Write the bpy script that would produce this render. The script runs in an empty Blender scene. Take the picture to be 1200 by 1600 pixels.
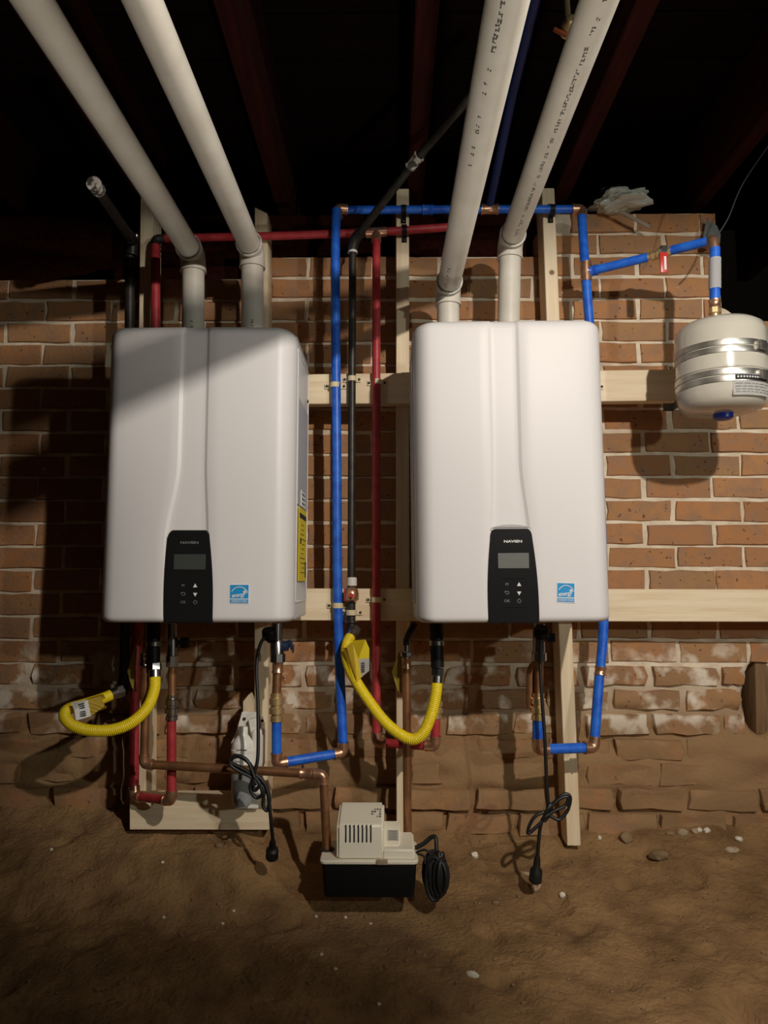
import bpy, bmesh, math, random
from mathutils import Vector, Matrix, Euler, noise
random.seed(7)
SC = bpy.context.scene
COL = SC.collection
R = math.radians

# ------------------------------------------------------------ camera, world, lights, exposure
F = 1150.0
CAM = Vector((0.0, -2.15, 0.80))
EUL = Euler((R(90 + 5.5), 0, R(0.5)))
cam_d = bpy.data.cameras.new('camera')
cam_d.sensor_width = 36; cam_d.lens = 36 * F / 1600
cam_d.clip_start = 0.02
cam = bpy.data.objects.new('camera', cam_d); COL.objects.link(cam)
cam.location = CAM; cam.rotation_euler = EUL
SC.camera = cam
SC.view_settings.view_transform = 'Standard'
SC.view_settings.look = 'None'
SC.view_settings.exposure = 0.0
SC.view_settings.gamma = 1.0
SC.view_settings.use_curve_mapping = False

w = bpy.data.worlds.new('world'); SC.world = w; w.use_nodes = True
w.node_tree.nodes['Background'].inputs[0].default_value = (1.0, 0.8, 0.6, 1)
w.node_tree.nodes['Background'].inputs[1].default_value = 0.0025

def lamp(name, loc, energy, color, radius):
    l = bpy.data.lights.new(name, 'POINT'); l.energy = energy; l.color = color; l.shadow_soft_size = radius
    o = bpy.data.objects.new(name, l); COL.objects.link(o); o.location = loc; return o
LP = Vector((0.76, -2.25, 1.81))            # unseen work lamp right of the viewer (plates added to block its light follow below)
lamp('work_lamp_bulb', LP, 124, (1.0, 0.91, 0.82), 0.025)
fl = bpy.data.lights.new('far_lamp', 'SPOT'); fl.energy = 62; fl.color = (0.96, 1.0, 0.92); fl.shadow_soft_size = .04
fl.spot_size = R(62); fl.spot_blend = .6
flo = bpy.data.objects.new('far_lamp', fl); COL.objects.link(flo); flo.location = (2.0, -3.0, 1.37)
flo.rotation_euler = (Vector((.05, 0, 1.42)) - Vector((2.0, -3.0, 1.37))).to_track_quat('-Z', 'Y').to_euler()

ul = bpy.data.lights.new('vent_fill_light', 'SPOT'); ul.energy = 30; ul.color = (1.0, .95, .86); ul.shadow_soft_size = .05  # added fill, no real source: brightens the undersides of the vent pipes
ul.spot_size = R(84); ul.spot_blend = .75
ulo = bpy.data.objects.new('vent_fill_light', ul); COL.objects.link(ulo); ulo.location = (0.30, -1.40, 0.15)
ulo.rotation_euler = (Vector((-.12, -1.25, 1.75)) - Vector((0.30, -1.40, 0.15))).to_track_quat('-Z', 'Y').to_euler()

# ------------------------------------------------------------ helpers
CM = EUL.to_matrix()
def P(px, py, Y):
    d = CM @ Vector(((px - 600) / F, -(py - 800) / F, -1))
    return CAM + d * ((Y - CAM.y) / d.y)

class MB:
    def __init__(self): self.bm = bmesh.new()
    def add(self, verts, faces):
        vs = [self.bm.verts.new(v) for v in verts]
        for f in faces:
            try: self.bm.faces.new([vs[i] for i in f])
            except ValueError: pass
        return self
    def box(self, c, s, rot=None, bev=0.0, seg=2):
        b = bmesh.new(); bmesh.ops.create_cube(b, size=1)
        bmesh.ops.scale(b, vec=Vector(s), verts=b.verts)
        if bev: bmesh.ops.bevel(b, geom=list(b.edges), offset=bev, segments=seg, affect='EDGES', profile=.5)
        m = Matrix.Translation(Vector(c)) @ (rot.to_4x4() if rot else Matrix())
        bmesh.ops.transform(b, matrix=m, verts=b.verts)
        self.merge(b); return self
    def merge(self, b):
        b.verts.index_update()
        vs = [self.bm.verts.new(v.co) for v in b.verts]
        for f in b.faces: self.bm.faces.new([vs[v.index] for v in f.verts])
        b.free()
    def tube(self, pts, r, n=12, cap=True):
        pts = [Vector(p) for p in pts]; N = len(pts)
        rs = r if isinstance(r, (list, tuple)) else [r] * N
        tang = []
        for i in range(N):
            a = pts[max(i - 1, 0)]; b = pts[min(i + 1, N - 1)]
            t = (b - a); tang.append(t.normalized() if t.length > 1e-9 else Vector((0, 0, 1)))
        up = Vector((0, 0, 1)) if abs(tang[0].z) < .9 else Vector((1, 0, 0))
        u = tang[0].cross(up).normalized()
        verts = []
        for i in range(N):
            u = (u - tang[i] * u.dot(tang[i])).normalized(); v = tang[i].cross(u)
            for k in range(n):
                a = 2 * math.pi * k / n
                verts.append(pts[i] + (u * math.cos(a) + v * math.sin(a)) * rs[i])
        faces = []
        for i in range(N - 1):
            for k in range(n):
                k2 = (k + 1) % n
                faces.append((i * n + k, i * n + k2, (i + 1) * n + k2, (i + 1) * n + k))
        if cap:
            faces.append(tuple(range(n))[::-1]); faces.append(tuple((N - 1) * n + k for k in range(n)))
        return self.add(verts, faces)
    def lathe(self, prof, org, axis=(0, 0, 1), n=24, cap=True):   # prof: (radius, height along the axis)
        org = Vector(org); ax = Vector(axis).normalized()
        return self.tube_prof([org + ax * h for r, h in prof], [r for r, h in prof], ax, n, cap)
    def tube_prof(self, pts, rs, ax, n, cap):
        up = Vector((0, 0, 1)) if abs(ax.z) < .9 else Vector((1, 0, 0))
        u = ax.cross(up).normalized(); v = ax.cross(u); verts = []
        for p, r in zip(pts, rs):
            for k in range(n):
                a = 2 * math.pi * k / n
                verts.append(p + (u * math.cos(a) + v * math.sin(a)) * max(r, 1e-5))
        faces = [(i * n + k, i * n + (k + 1) % n, (i + 1) * n + (k + 1) % n, (i + 1) * n + k)
                 for i in range(len(pts) - 1) for k in range(n)]
        if cap:
            faces.append(tuple(range(n))[::-1]); faces.append(tuple((len(pts) - 1) * n + k for k in range(n)))
        return self.add(verts, faces)
    def prism(self, outline, d):            # outline: list of world points (flat), d: extrusion vector
        n = len(outline); d = Vector(d); o = [Vector(p) for p in outline]
        v = o + [p + d for p in o]
        f = [tuple(range(n))[::-1], tuple(n + i for i in range(n))]
        f += [(i, (i + 1) % n, n + (i + 1) % n, n + i) for i in range(n)]
        return self.add(v, f)
    def blob(self, c, s, seed=0, amp=.25, sub=2, freq=1.3, rot=None):
        b = bmesh.new(); bmesh.ops.create_icosphere(b, subdivisions=sub, radius=1)
        for v in b.verts:
            k = 1 + amp * noise.noise(v.co * freq + Vector((seed * 3.7, seed * 1.3, seed)))
            v.co = Vector((v.co.x * s[0], v.co.y * s[1], v.co.z * s[2])) * k
        m = Matrix.Translation(Vector(c)) @ (rot.to_4x4() if rot else Matrix())
        bmesh.ops.transform(b, matrix=m, verts=b.verts)
        self.merge(b); return self

def obj(name, mb, m, parent=None, sharp=38, smooth=True):
    bm = mb.bm
    bmesh.ops.recalc_face_normals(bm, faces=bm.faces)
    if parent is not None: off = wloc(parent)
    else:
        xs = [v.co.x for v in bm.verts]; ys = [v.co.y for v in bm.verts]; zs = [v.co.z for v in bm.verts]
        off = Vector(((min(xs) + max(xs)) / 2, (min(ys) + max(ys)) / 2, min(zs)))
    for v in bm.verts: v.co -= off
    me = bpy.data.meshes.new(name); bm.to_mesh(me); bm.free()
    if smooth:
        me.polygons.foreach_set('use_smooth', [True] * len(me.polygons))
        me.set_sharp_from_angle(angle=R(sharp))
    me.materials.append(m)
    o = bpy.data.objects.new(name, me); COL.objects.link(o)
    if parent is not None: o.parent = parent
    else: o.location = off
    return o
def wloc(o):
    v = Vector((0, 0, 0))
    while o is not None: v += o.location; o = o.parent
    return v
def thing(name, label, cat, loc, group=None):
    o = bpy.data.objects.new(name, None); COL.objects.link(o); o.location = Vector(loc); o.empty_display_size = .05
    o['label'] = label; o['category'] = cat
    if group: o['group'] = group
    return o
def tag(o, label, cat, group=None):
    o['label'] = label; o['category'] = cat
    if group: o['group'] = group
    return o
def lab(o, s): o['label'] = s; return o
def spline(pts, n=10):
    pts = [Vector(p) for p in pts]; q = [pts[0] * 2 - pts[1]] + pts + [pts[-1] * 2 - pts[-2]]; out = []
    for i in range(1, len(q) - 2):
        for k in range(n):
            t = k / n; a, b, c, d = q[i - 1], q[i], q[i + 1], q[i + 2]
            out.append(.5 * ((2 * b) + (c - a) * t + (2 * a - 5 * b + 4 * c - d) * t * t + (3 * b - a - 3 * c + d) * t ** 3))
    out.append(pts[-1]); return out
def resample(pts, step):
    out = [pts[0]]; acc = 0
    for a, b in zip(pts, pts[1:]):
        L = (b - a).length; s = step - acc
        while s <= L: out.append(a.lerp(b, s / L)); s += step
        acc = (acc + L) % step if L else acc
    return out
def text_mb(s, size, origin, xdir, ydir, depth=.0004, align='CENTER', bold=0):
    c = bpy.data.curves.new('t', 'FONT'); c.body = s; c.size = size; c.align_x = align; c.align_y = 'CENTER'
    c.extrude = depth; c.resolution_u = 2; c.offset = bold
    o = bpy.data.objects.new('t', c); COL.objects.link(o)
    bpy.context.view_layer.update()
    me = bpy.data.meshes.new_from_object(o.evaluated_get(bpy.context.evaluated_depsgraph_get()))
    bpy.data.objects.remove(o); bpy.data.curves.remove(c)
    x = Vector(xdir).normalized(); y = Vector(ydir).normalized(); z = x.cross(y)
    m = Matrix((x, y, z)).transposed().to_4x4(); m.translation = Vector(origin)
    mb = MB(); mb.bm.from_mesh(me); bpy.data.meshes.remove(me)
    bmesh.ops.transform(mb.bm, matrix=m, verts=mb.bm.verts)
    return mb

# ------------------------------------------------------------ materials
MATS = {}
def mat(name, col, rough=.5, metal=0.0, col2=None, nscale=8, stretch=(1, 1, 1), bump=0.0, bscale=60, coat=0.0,
        alpha=1.0, trans=0.0, contrast=(.35, .65), objcoord=False):
    m = bpy.data.materials.new(name); m.use_nodes = True; nt = m.node_tree; b = nt.nodes['Principled BSDF']
    b.inputs['Base Color'].default_value = (*col, 1); b.inputs['Roughness'].default_value = rough
    b.inputs['Metallic'].default_value = metal; b.inputs['Coat Weight'].default_value = coat
    b.inputs['Alpha'].default_value = alpha; b.inputs['Transmission Weight'].default_value = trans
    if col2 or bump:
        if objcoord:
            g = nt.nodes.new('ShaderNodeTexCoord'); src = g.outputs['Object']
        else:
            g = nt.nodes.new('ShaderNodeNewGeometry'); src = g.outputs['Position']
        mp = nt.nodes.new('ShaderNodeMapping'); mp.inputs['Scale'].default_value = stretch
        nt.links.new(src, mp.inputs['Vector'])
    if col2:
        n = nt.nodes.new('ShaderNodeTexNoise'); n.inputs['Scale'].default_value = nscale; n.inputs['Detail'].default_value = 6
        nt.links.new(mp.outputs[0], n.inputs['Vector'])
        rp = nt.nodes.new('ShaderNodeValToRGB')
        rp.color_ramp.elements[0].color = (*col, 1); rp.color_ramp.elements[1].color = (*col2, 1)
        rp.color_ramp.elements[0].position = contrast[0]; rp.color_ramp.elements[1].position = contrast[1]
        nt.links.new(n.outputs['Fac'], rp.inputs['Fac']); nt.links.new(rp.outputs['Color'], b.inputs['Base Color'])
    if bump:
        n2 = nt.nodes.new('ShaderNodeTexNoise'); n2.inputs['Scale'].default_value = bscale; n2.inputs['Detail'].default_value = 5
        nt.links.new(mp.outputs[0], n2.inputs['Vector'])
        bp = nt.nodes.new('ShaderNodeBump'); bp.inputs['Strength'].default_value = bump; bp.inputs['Distance'].default_value = .004 if bump < .95 else .007
        nt.links.new(n2.outputs['Fac'], bp.inputs['Height']); nt.links.new(bp.outputs['Normal'], b.inputs['Normal'])
    MATS[name] = m; return m

M_white = mat('white_enamel', (.745, .725, .715), .42)
M_white.node_tree.nodes['Principled BSDF'].inputs['Specular IOR Level'].default_value = .3
M_case = mat('grey_white_steel', (.70, .70, .70), .38)
M_panel = mat('black_gloss_plastic', (.012, .012, .012), .22)
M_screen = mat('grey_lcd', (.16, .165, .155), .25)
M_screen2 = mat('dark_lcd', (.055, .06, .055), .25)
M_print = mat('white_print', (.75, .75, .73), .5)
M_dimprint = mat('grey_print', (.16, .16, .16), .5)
M_ink = mat('black_ink', (.02, .02, .02), .6)
M_greyink = mat('grey_ink', (.22, .22, .22), .7)
M_sticker = mat('sticker_blue', (.02, .30, .66), .35)
M_stickerpale = mat('sticker_pale_blue', (.10, .36, .68), .35)
M_paper = mat('white_paper', (.78, .77, .74), .6)
M_yellowlab = mat('yellow_label', (.80, .62, .02), .5)
M_datalab = mat('grey_label', (.48, .48, .50), .5)
M_pvc = mat('white_pvc', (.72, .68, .60), .42, col2=(.64, .60, .51), nscale=14, bump=.05, bscale=200)
M_pvcink = mat('pvc_print', (.10, .10, .09), .7)
M_bluepaint = mat('blue_paint', (.012, .10, .60), .4, col2=(.025, .18, .78), nscale=40, bump=.1, bscale=150)
M_redpaint = mat('red_paint', (.34, .022, .028), .45, col2=(.46, .045, .05), nscale=40, bump=.1, bscale=150)
M_copper = mat('aged_copper', (.44, .22, .10), .40, .7, col2=(.30, .14, .065), nscale=25)
M_solder = mat('copper_fitting', (.70, .42, .27), .32, .8, col2=(.50, .26, .15), nscale=60)
M_brass = mat('brass', (.78, .58, .30), .34, .75)
M_chrome = mat('grey_plated_metal', (.55, .54, .52), .25, 1.0)
M_steel = mat('steel_band', (.58, .56, .51), .36, .9, col2=(.40, .38, .34), nscale=30)
M_iron = mat('black_iron', (.030, .028, .024), .45, .5, col2=(.055, .050, .040), nscale=50)
M_dope = mat('pipe_dope', (.75, .73, .68), .6)
M_oldfit = mat('flaked_fitting', (.55, .52, .46), .7, col2=(.06, .05, .04), nscale=70, contrast=(.45, .55))
M_hose = mat('yellow_hose', (.86, .66, .015), .38)
M_hosetag = mat('yellow_tag_paper', (.70, .50, .03), .5)
M_oldtag = mat('olive_yellow_tag', (.45, .36, .05), .6)
M_rubber = mat('black_rubber', (.008, .008, .008), .5)
M_blackplastic = mat('black_plastic', (.008, .008, .008), .5)
M_cream = mat('cream_plastic', (.82, .77, .62), .45)
M_clamp = mat('beige_strap', (.76, .66, .42), .5)
M_pumpink = mat('pump_print', (.10, .09, .08), .7)
M_pumplabel = mat('pump_label', (.46, .44, .38), .6)
M_tank = mat('bone_enamel', (.62, .59, .50), .22, coat=.5)
M_bluecap = mat('blue_cap', (.01, .04, .40), .35)
M_filter = mat('white_filter', (.86, .83, .75), .4)
M_bowl = mat('grey_bowl', (.36, .37, .36), .35, col2=(.26, .27, .27), nscale=40)
M_redhandle = mat('red_handle', (.55, .03, .02), .35)
M_foil = mat('dull_foil', (.55, .58, .54), .35, .7)
M_bag = mat('clear_plastic_bag', (.72, .74, .66), .2, alpha=.8)
M_blackbag = mat('black_bag', (.01, .012, .01), .12)
M_plug = mat('pinkish_clod', (.42, .27, .19), .8)
M_stone = mat('pale_stone', (.50, .40, .28), .85, col2=(.36, .27, .17), nscale=30, bump=.3, bscale=80)
M_mudstone = mat('mud_stone', (.27, .18, .095), .9, col2=(.20, .13, .065), nscale=30, bump=.4, bscale=80)
M_white_stone = mat('white_stone', (.72, .66, .54), .8)

def wood(name, stretch, a=(.86, .72, .50), b=(.76, .59, .37)):
    m = mat(name, a, .62, col2=b, nscale=9, stretch=stretch, bump=.12, bscale=20, contrast=(.40, .72))
    nt = m.node_tree; bs = nt.nodes['Principled BSDF']; rp = [n for n in nt.nodes if n.type == 'VALTORGB'][0]
    g = nt.nodes.new('ShaderNodeNewGeometry')
    vo = nt.nodes.new('ShaderNodeTexVoronoi'); vo.inputs['Scale'].default_value = 6.0
    nt.links.new(g.outputs['Position'], vo.inputs['Vector'])
    r2 = nt.nodes.new('ShaderNodeValToRGB')
    r2.color_ramp.elements[0].position = .035; r2.color_ramp.elements[1].position = .06
    r2.color_ramp.elements[0].color = (1, 1, 1, 1); r2.color_ramp.elements[1].color = (0, 0, 0, 1)
    nt.links.new(vo.outputs['Distance'], r2.inputs['Fac'])
    mx = nt.nodes.new('ShaderNodeMix'); mx.data_type = 'RGBA'
    mx.inputs[7].default_value = (.22, .12, .05, 1)
    nt.links.new(r2.outputs['Color'], mx.inputs[0]); nt.links.new(rp.outputs['Color'], mx.inputs[6])
    nt.links.new(mx.outputs[2], bs.inputs['Base Color'])
    return m
M_woodv = wood('pine_upright', (9, 9, .6))
M_woodh = wood('pine_level', (.6, 9, 9))
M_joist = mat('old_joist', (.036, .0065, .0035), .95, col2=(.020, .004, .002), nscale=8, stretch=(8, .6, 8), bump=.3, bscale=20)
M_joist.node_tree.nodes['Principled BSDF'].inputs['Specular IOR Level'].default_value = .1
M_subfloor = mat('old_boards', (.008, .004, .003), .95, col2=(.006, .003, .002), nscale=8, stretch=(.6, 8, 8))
M_subfloor.node_tree.nodes['Principled BSDF'].inputs['Specular IOR Level'].default_value = .05
M_blackplastic.node_tree.nodes['Principled BSDF'].inputs['Specular IOR Level'].default_value = .2

def brick_mat():
    m = bpy.data.materials.new('old_brick'); m.use_nodes = True; nt = m.node_tree; b = nt.nodes['Principled BSDF']
    b.inputs['Roughness'].default_value = .88
    oi = nt.nodes.new('ShaderNodeObjectInfo'); g = nt.nodes.new('ShaderNodeNewGeometry')
    rp = nt.nodes.new('ShaderNodeValToRGB'); cr = rp.color_ramp
    cr.elements[0].color = (.36, .165, .066, 1); cr.elements[1].color = (.46, .235, .098, 1)
    for p, c in ((.3, (.43, .205, .082, 1)), (.55, (.35, .200, .090, 1)), (.8, (.43, .190, .070, 1))):
        e = cr.elements.new(p); e.color = c
    nt.links.new(oi.outputs['Random'], rp.inputs['Fac'])
    def noise_(scale, detail=5):
        n = nt.nodes.new('ShaderNodeTexNoise'); n.inputs['Scale'].default_value = scale; n.inputs['Detail'].default_value = detail
        nt.links.new(g.outputs['Position'], n.inputs['Vector']); return n
    def ramp(src, p0, p1):
        r = nt.nodes.new('ShaderNodeValToRGB'); r.color_ramp.elements[0].position = p0; r.color_ramp.elements[1].position = p1
        nt.links.new(src, r.inputs['Fac']); return r.outputs['Color']
    def mix(fac, a, bcol, typ='MIX'):
        x = nt.nodes.new('ShaderNodeMix'); x.data_type = 'RGBA'; x.blend_type = typ
        if isinstance(fac, float): x.inputs[0].default_value = fac
        else: nt.links.new(fac, x.inputs[0])
        nt.links.new(a, x.inputs[6])
        if isinstance(bcol, tuple): x.inputs[7].default_value = (*bcol, 1)
        else: nt.links.new(bcol, x.inputs[7])
        return x.outputs[2]
    def math_(op, a, v):
        x = nt.nodes.new('ShaderNodeMath'); x.operation = op; x.use_clamp = True
        nt.links.new(a, x.inputs[0])
        if isinstance(v, float): x.inputs[1].default_value = v
        else: nt.links.new(v, x.inputs[1])
        return x.outputs[0]
    c = rp.outputs['Color']
    c = mix(ramp(noise_(22).outputs['Fac'], .42, .72), c, (.30, .175, .105))        # greyish wear
    c = mix(ramp(noise_(75, 2).outputs['Fac'], .66, .70), c, (.14, .055, .03))      # burnt specks
    c = mix(ramp(noise_(60, 1).outputs['Color'], .72, .75), c, (.62, .48, .34))     # lime specks
    # earth and salts on the lowest courses
    sp = nt.nodes.new('ShaderNodeSeparateXYZ'); nt.links.new(g.outputs['Position'], sp.inputs[0])
    mr = nt.nodes.new('ShaderNodeMapRange'); mr.inputs[1].default_value = .62; mr.inputs[2].default_value = .33
    nt.links.new(sp.outputs['Z'], mr.inputs[0])
    dirt = math_('MULTIPLY', mr.outputs[0], ramp(noise_(9).outputs['Fac'], .30, .58))
    c = mix(dirt, c, (.29, .175, .080))
    mr2 = nt.nodes.new('ShaderNodeMapRange'); mr2.inputs[1].default_value = .66; mr2.inputs[2].default_value = .56
    nt.links.new(sp.outputs['Z'], mr2.inputs[0])
    mr3 = nt.nodes.new('ShaderNodeMapRange'); mr3.inputs[1].default_value = .34; mr3.inputs[2].default_value = .42
    nt.links.new(sp.outputs['Z'], mr3.inputs[0])
    salt = math_('MULTIPLY', math_('MULTIPLY', mr2.outputs[0], mr3.outputs[0]), ramp(noise_(13).outputs['Fac'], .50, .62))
    c = mix(salt, c, (.76, .66, .53))
    nt.links.new(c, b.inputs['Base Color'])
    bp = nt.nodes.new('ShaderNodeBump'); bp.inputs['Strength'].default_value = .55; bp.inputs['Distance'].default_value = .004
    nt.links.new(noise_(70, 6).outputs['Fac'], bp.inputs['Height']); nt.links.new(bp.outputs['Normal'], b.inputs['Normal'])
    return m
M_brick = brick_mat()

def mortar_mat():
    m = mat('lime_mortar', (.80, .70, .54), .92, col2=(.62, .51, .37), nscale=20, bump=.6, bscale=90)
    nt = m.node_tree; b = nt.nodes['Principled BSDF']; rp = [n for n in nt.nodes if n.type == 'VALTORGB'][0]
    g = nt.nodes.new('ShaderNodeNewGeometry'); sp = nt.nodes.new('ShaderNodeSeparateXYZ'); nt.links.new(g.outputs['Position'], sp.inputs[0])
    mr = nt.nodes.new('ShaderNodeMapRange'); mr.inputs[1].default_value = .56; mr.inputs[2].default_value = .40
    nt.links.new(sp.outputs['Z'], mr.inputs[0])
    mx = nt.nodes.new('ShaderNodeMix'); mx.data_type = 'RGBA'; mx.inputs[7].default_value = (.31, .185, .085, 1)
    nt.links.new(mr.outputs[0], mx.inputs[0]); nt.links.new(rp.outputs['Color'], mx.inputs[6])
    nt.links.new(mx.outputs[2], b.inputs['Base Color'])
    return m
M_mortar = mortar_mat()
M_dirt = mat('damp_dirt', (.31, .182, .074), .95, col2=(.16, .086, .032), nscale=9, bump=.96, bscale=95, contrast=(.36, .70))

# ------------------------------------------------------------ the setting: wall, floor, ceiling
def sm(a, b, x):
    t = max(0, min(1, (x - a) / (b - a))); return t * t * (3 - 2 * t)
PROF = [(.3, .16), (0.0, .115), (-.09, .066), (-.2, .036), (-.34, .008), (-.6, -.004), (-1.0, -.02), (-3.2, -.03)]
def floor_h(x, y):
    for (a, za), (b, zb) in zip(PROF, PROF[1:]):
        if b <= y <= a:
            h = zb + (za - zb) * (y - b) / (a - b); break
    else: h = PROF[0][1] if y > 0 else PROF[-1][1]
    h += .068 * sm(-.22, -.40, x) * sm(-.36, -.15, y)                       # higher bank on the left
    h += .030 * sm(.55, .95, x) * sm(-.6, -.1, y)
    n = noise.noise(Vector((x * 5, y * 5, 0))) * .011 + noise.noise(Vector((x * 14, y * 14, 3))) * .006 + noise.noise(Vector((x * 34, y * 34, 7))) * .0042 + noise.noise(Vector((x * 75, y * 75, 9))) * .0022
    n -= .012 * max(0, noise.noise(Vector((x * 11 + 4, y * 15, 21))) - .25) * 3
    flat = sm(.24, .16, abs(x + .02)) * sm(.17, .10, abs(y + .30))
    h += n * (1 - .85 * flat) - (.006 * flat)
    d = (y + .66) - .42 * (x - .75)                                        # shallow furrow on the right
    h -= .022 * math.exp(-(d / .035) ** 2) * sm(.2, .45, x)
    h -= .05 * math.exp(-((x - .66) / .035) ** 2 - ((y + .69) / .05) ** 2)
    return h
NX, NY = 420, 420
mb = MB(); vs = []
for j in range(NY + 1):
    t = j / NY; y = .06 - 3.2 * (t ** 1.6)
    for i in range(NX + 1):
        x = -1.7 + 3.4 * i / NX
        vs.append((x, y, floor_h(x, y)))
fc = [(j * (NX + 1) + i, j * (NX + 1) + i + 1, (j + 1) * (NX + 1) + i + 1, (j + 1) * (NX + 1) + i) for j in range(NY) for i in range(NX)]
mb.add(vs, fc)
floor = obj('floor', mb, M_dirt, sharp=180); floor['kind'] = 'structure'; floor['label'] = 'bare brown dirt floor banked up against the brick wall'

Z398 = P(1000, 398, 0).z; Z1113 = P(1000, 1113, 0).z
CH = (Z398 - Z1113) / 20                 # one course
BW = .199                                # brick pitch
XJ0 = P(1007, 770, 0).x; XJ1 = P(1054, 806, 0).x
WTOP = Z398 + CH * 2
XEND = P(1122, 420, 0).x                 # the wall steps down on the right past here
ZSTEP = Z398 - CH * 3
XL1, XL2 = P(385, 430, 0).x, P(848, 380, 0).x
def wtop(x): return Z398 - CH - .003 if x < XL1 else (Z398 - .003 if x < XL2 else WTOP)
def mud(x, z):
    """thickness of earth smeared over the lowest courses"""
    a = sm(P(0, 1120, 0).z, P(0, 1180, 0).z, z) * sm(P(985, 1100, 0).x, P(1070, 1100, 0).x, x)
    b = sm(P(0, 1160, 0).z, P(0, 1185, 0).z, z) * (1 - sm(P(0, 1222, 0).z, P(0, 1240, 0).z, z)) * .8
    return max(a, b)
def hole(x, z):
    cx, cz = P(1188, 1092, 0).x, P(1188, 1092, 0).z
    return sm(1.0, .6, math.hypot((x - cx) / .050, (z - cz) / .115))
mb = MB(); vs = []; NXW, NZW = 300, 170
x0, x1, z0, z1 = -1.7, 1.7, -.05, WTOP - .004
idx = {}
for j in range(NZW + 1):
    for i in range(NXW + 1):
        x = x0 + (x1 - x0) * i / NXW; z = z0 + (z1 - z0) * j / NZW
        zt = wtop(x) if x < XEND else ZSTEP - .02 + .06 * sm(XEND + .10, XEND, x)
        y = .0055 + noise.noise(Vector((x * 30, z * 30, 1))) * .0022 + noise.noise(Vector((x * 9, z * 9, 5))) * .0022
        low = sm(P(0, 1020, 0).z, P(0, 1150, 0).z, z)
        y += low * (noise.noise(Vector((x * 12, z * 20, 8))) * .012 - .001)
        y -= mud(x, z) * (.016 + .016 * noise.noise(Vector((x * 8, z * 14, 2))))
        y += hole(x, z) * .15
        idx[i, j] = len(vs); vs.append((x, y, min(z, zt)))
fc = [(idx[i, j], idx[i + 1, j], idx[i + 1, j + 1], idx[i, j + 1]) for j in range(NZW) for i in range(NXW)
      if (vs[idx[i, j + 1]][2] - vs[idx[i, j]][2]) > 1e-6 or (vs[idx[i + 1, j + 1]][2] - vs[idx[i + 1, j]][2]) > 1e-6]
mb.add(vs, fc)
for v in [v for v in mb.bm.verts if not v.link_faces]: mb.bm.verts.remove(v)
# thickness behind the face
for xa_, xb_ in ((x0, XL1), (XL1, XL2), (XL2, XEND)):
    zz_ = wtop((xa_ + xb_) / 2) - .006
    mb.box(((xa_ + xb_) / 2, .17, (z0 + zz_) / 2), (xb_ - xa_, .20, zz_ - z0))
mb.box(((XEND + x1) / 2 + .05, .19, (z0 + ZSTEP - .03) / 2), (x1 - XEND - .1, .06, ZSTEP - .03 - z0))
wall = obj('wall_back', mb, M_mortar, sharp=60); wall['kind'] = 'structure'; wall['label'] = 'old red brick basement wall with pale lime mortar'

XH = P(1163, 1090, 0).x; HZ0 = P(0, 1145, 0).z; HZ1 = P(0, 1030, 0).z
def brick_mesh(seed, rough):
    b = bmesh.new(); NXB, NZB = 4, 2; L, H, D = BW - .0085, CH - .0085, .05
    rnd = random.Random(seed); grid = []
    for k, (ins, yy) in enumerate(((0, D), (0, .004), (.0035, 0))):
        pass
    # front grid, then a rim set back, then the tail in the mortar
    fr = {}
    for j in range(NZB + 1):
        for i in range(NXB + 1):
            u = i / NXB - .5; v = j / NZB - .5
            ex = abs(u) == .5; ez = abs(v) == .5
            x = u * (L - .005); z = v * (H - .005)
            jit = rough * .5
            x += rnd.uniform(-1, 1) * .003 * (1 + jit * 2); z += rnd.uniform(-1, 1) * .0022 * (1 + jit * 2)
            y = rnd.uniform(-1, 1) * .0016 * (1 + rough * 3) + (.006 * rough * rnd.random() if ex and ez else 0)
            fr[i, j] = b.verts.new((x, y, z))
    for j in range(NZB):
        for i in range(NXB): b.faces.new((fr[i, j], fr[i + 1, j], fr[i + 1, j + 1], fr[i, j + 1]))
    ring = [(i, 0) for i in range(NXB)] + [(NXB, j) for j in range(NZB)] + [(i, NZB) for i in range(NXB, 0, -1)] + [(0, j) for j in range(NZB, 0, -1)]
    prev = [fr[k] for k in ring]
    cur = []
    for k in ring:
        v = fr[k].co; du = Vector((0, 0, 0))
        if k[0] == 0: du.x = -.0025
        if k[0] == NXB: du.x = .0025
        if k[1] == 0: du.z = -.0025
        if k[1] == NZB: du.z = .0025
        cur.append(b.verts.new((v.x + du.x, v.y + .005, v.z + du.z)))
    back = [b.verts.new((v.co.x, D, v.co.z)) for v in cur]
    n = len(ring)
    for a, c in ((prev, cur), (cur, back)):
        for i in range(n): b.faces.new((a[i], c[i], c[(i + 1) % n], a[(i + 1) % n]))
    bmesh.ops.recalc_face_normals(b, faces=b.faces)
    me = bpy.data.meshes.new('brick'); b.to_mesh(me); b.free()
    me.polygons.foreach_set('use_smooth', [True] * len(me.polygons)); me.set_sharp_from_angle(angle=R(50))
    me.materials.append(M_brick); return me
B_OK = [brick_mesh(s, 0.0) for s in range(9)]; B_BAD = [brick_mesh(50 + s, 1.0) for s in range(9)]
def hidden(x, z):       # behind a heater
    return ((-.64 < x < -.25) or (.10 < x < .46)) and .76 < z < 1.30
rnd = random.Random(3); cand = []
row = 0; z = Z398 + CH * 1.5
while z > .02:
    base = XJ0 if (row % 2 == 0) else XJ1
    k = -14
    while True:
        xa = base + BW * k + rnd.uniform(-.003, .003); xc = xa + BW / 2; k += 1
        if xc > 1.6: break
        if xc < -1.6: continue
        cand.append((xc, z, row))
    row += 1; z -= CH
stuff = MB(); nb = 0
cand.sort(key=lambda c: 0 if (-1.22 < c[0] < 1.20 and c[1] > .10 and not hidden(c[0], c[1])) else 1)
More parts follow.
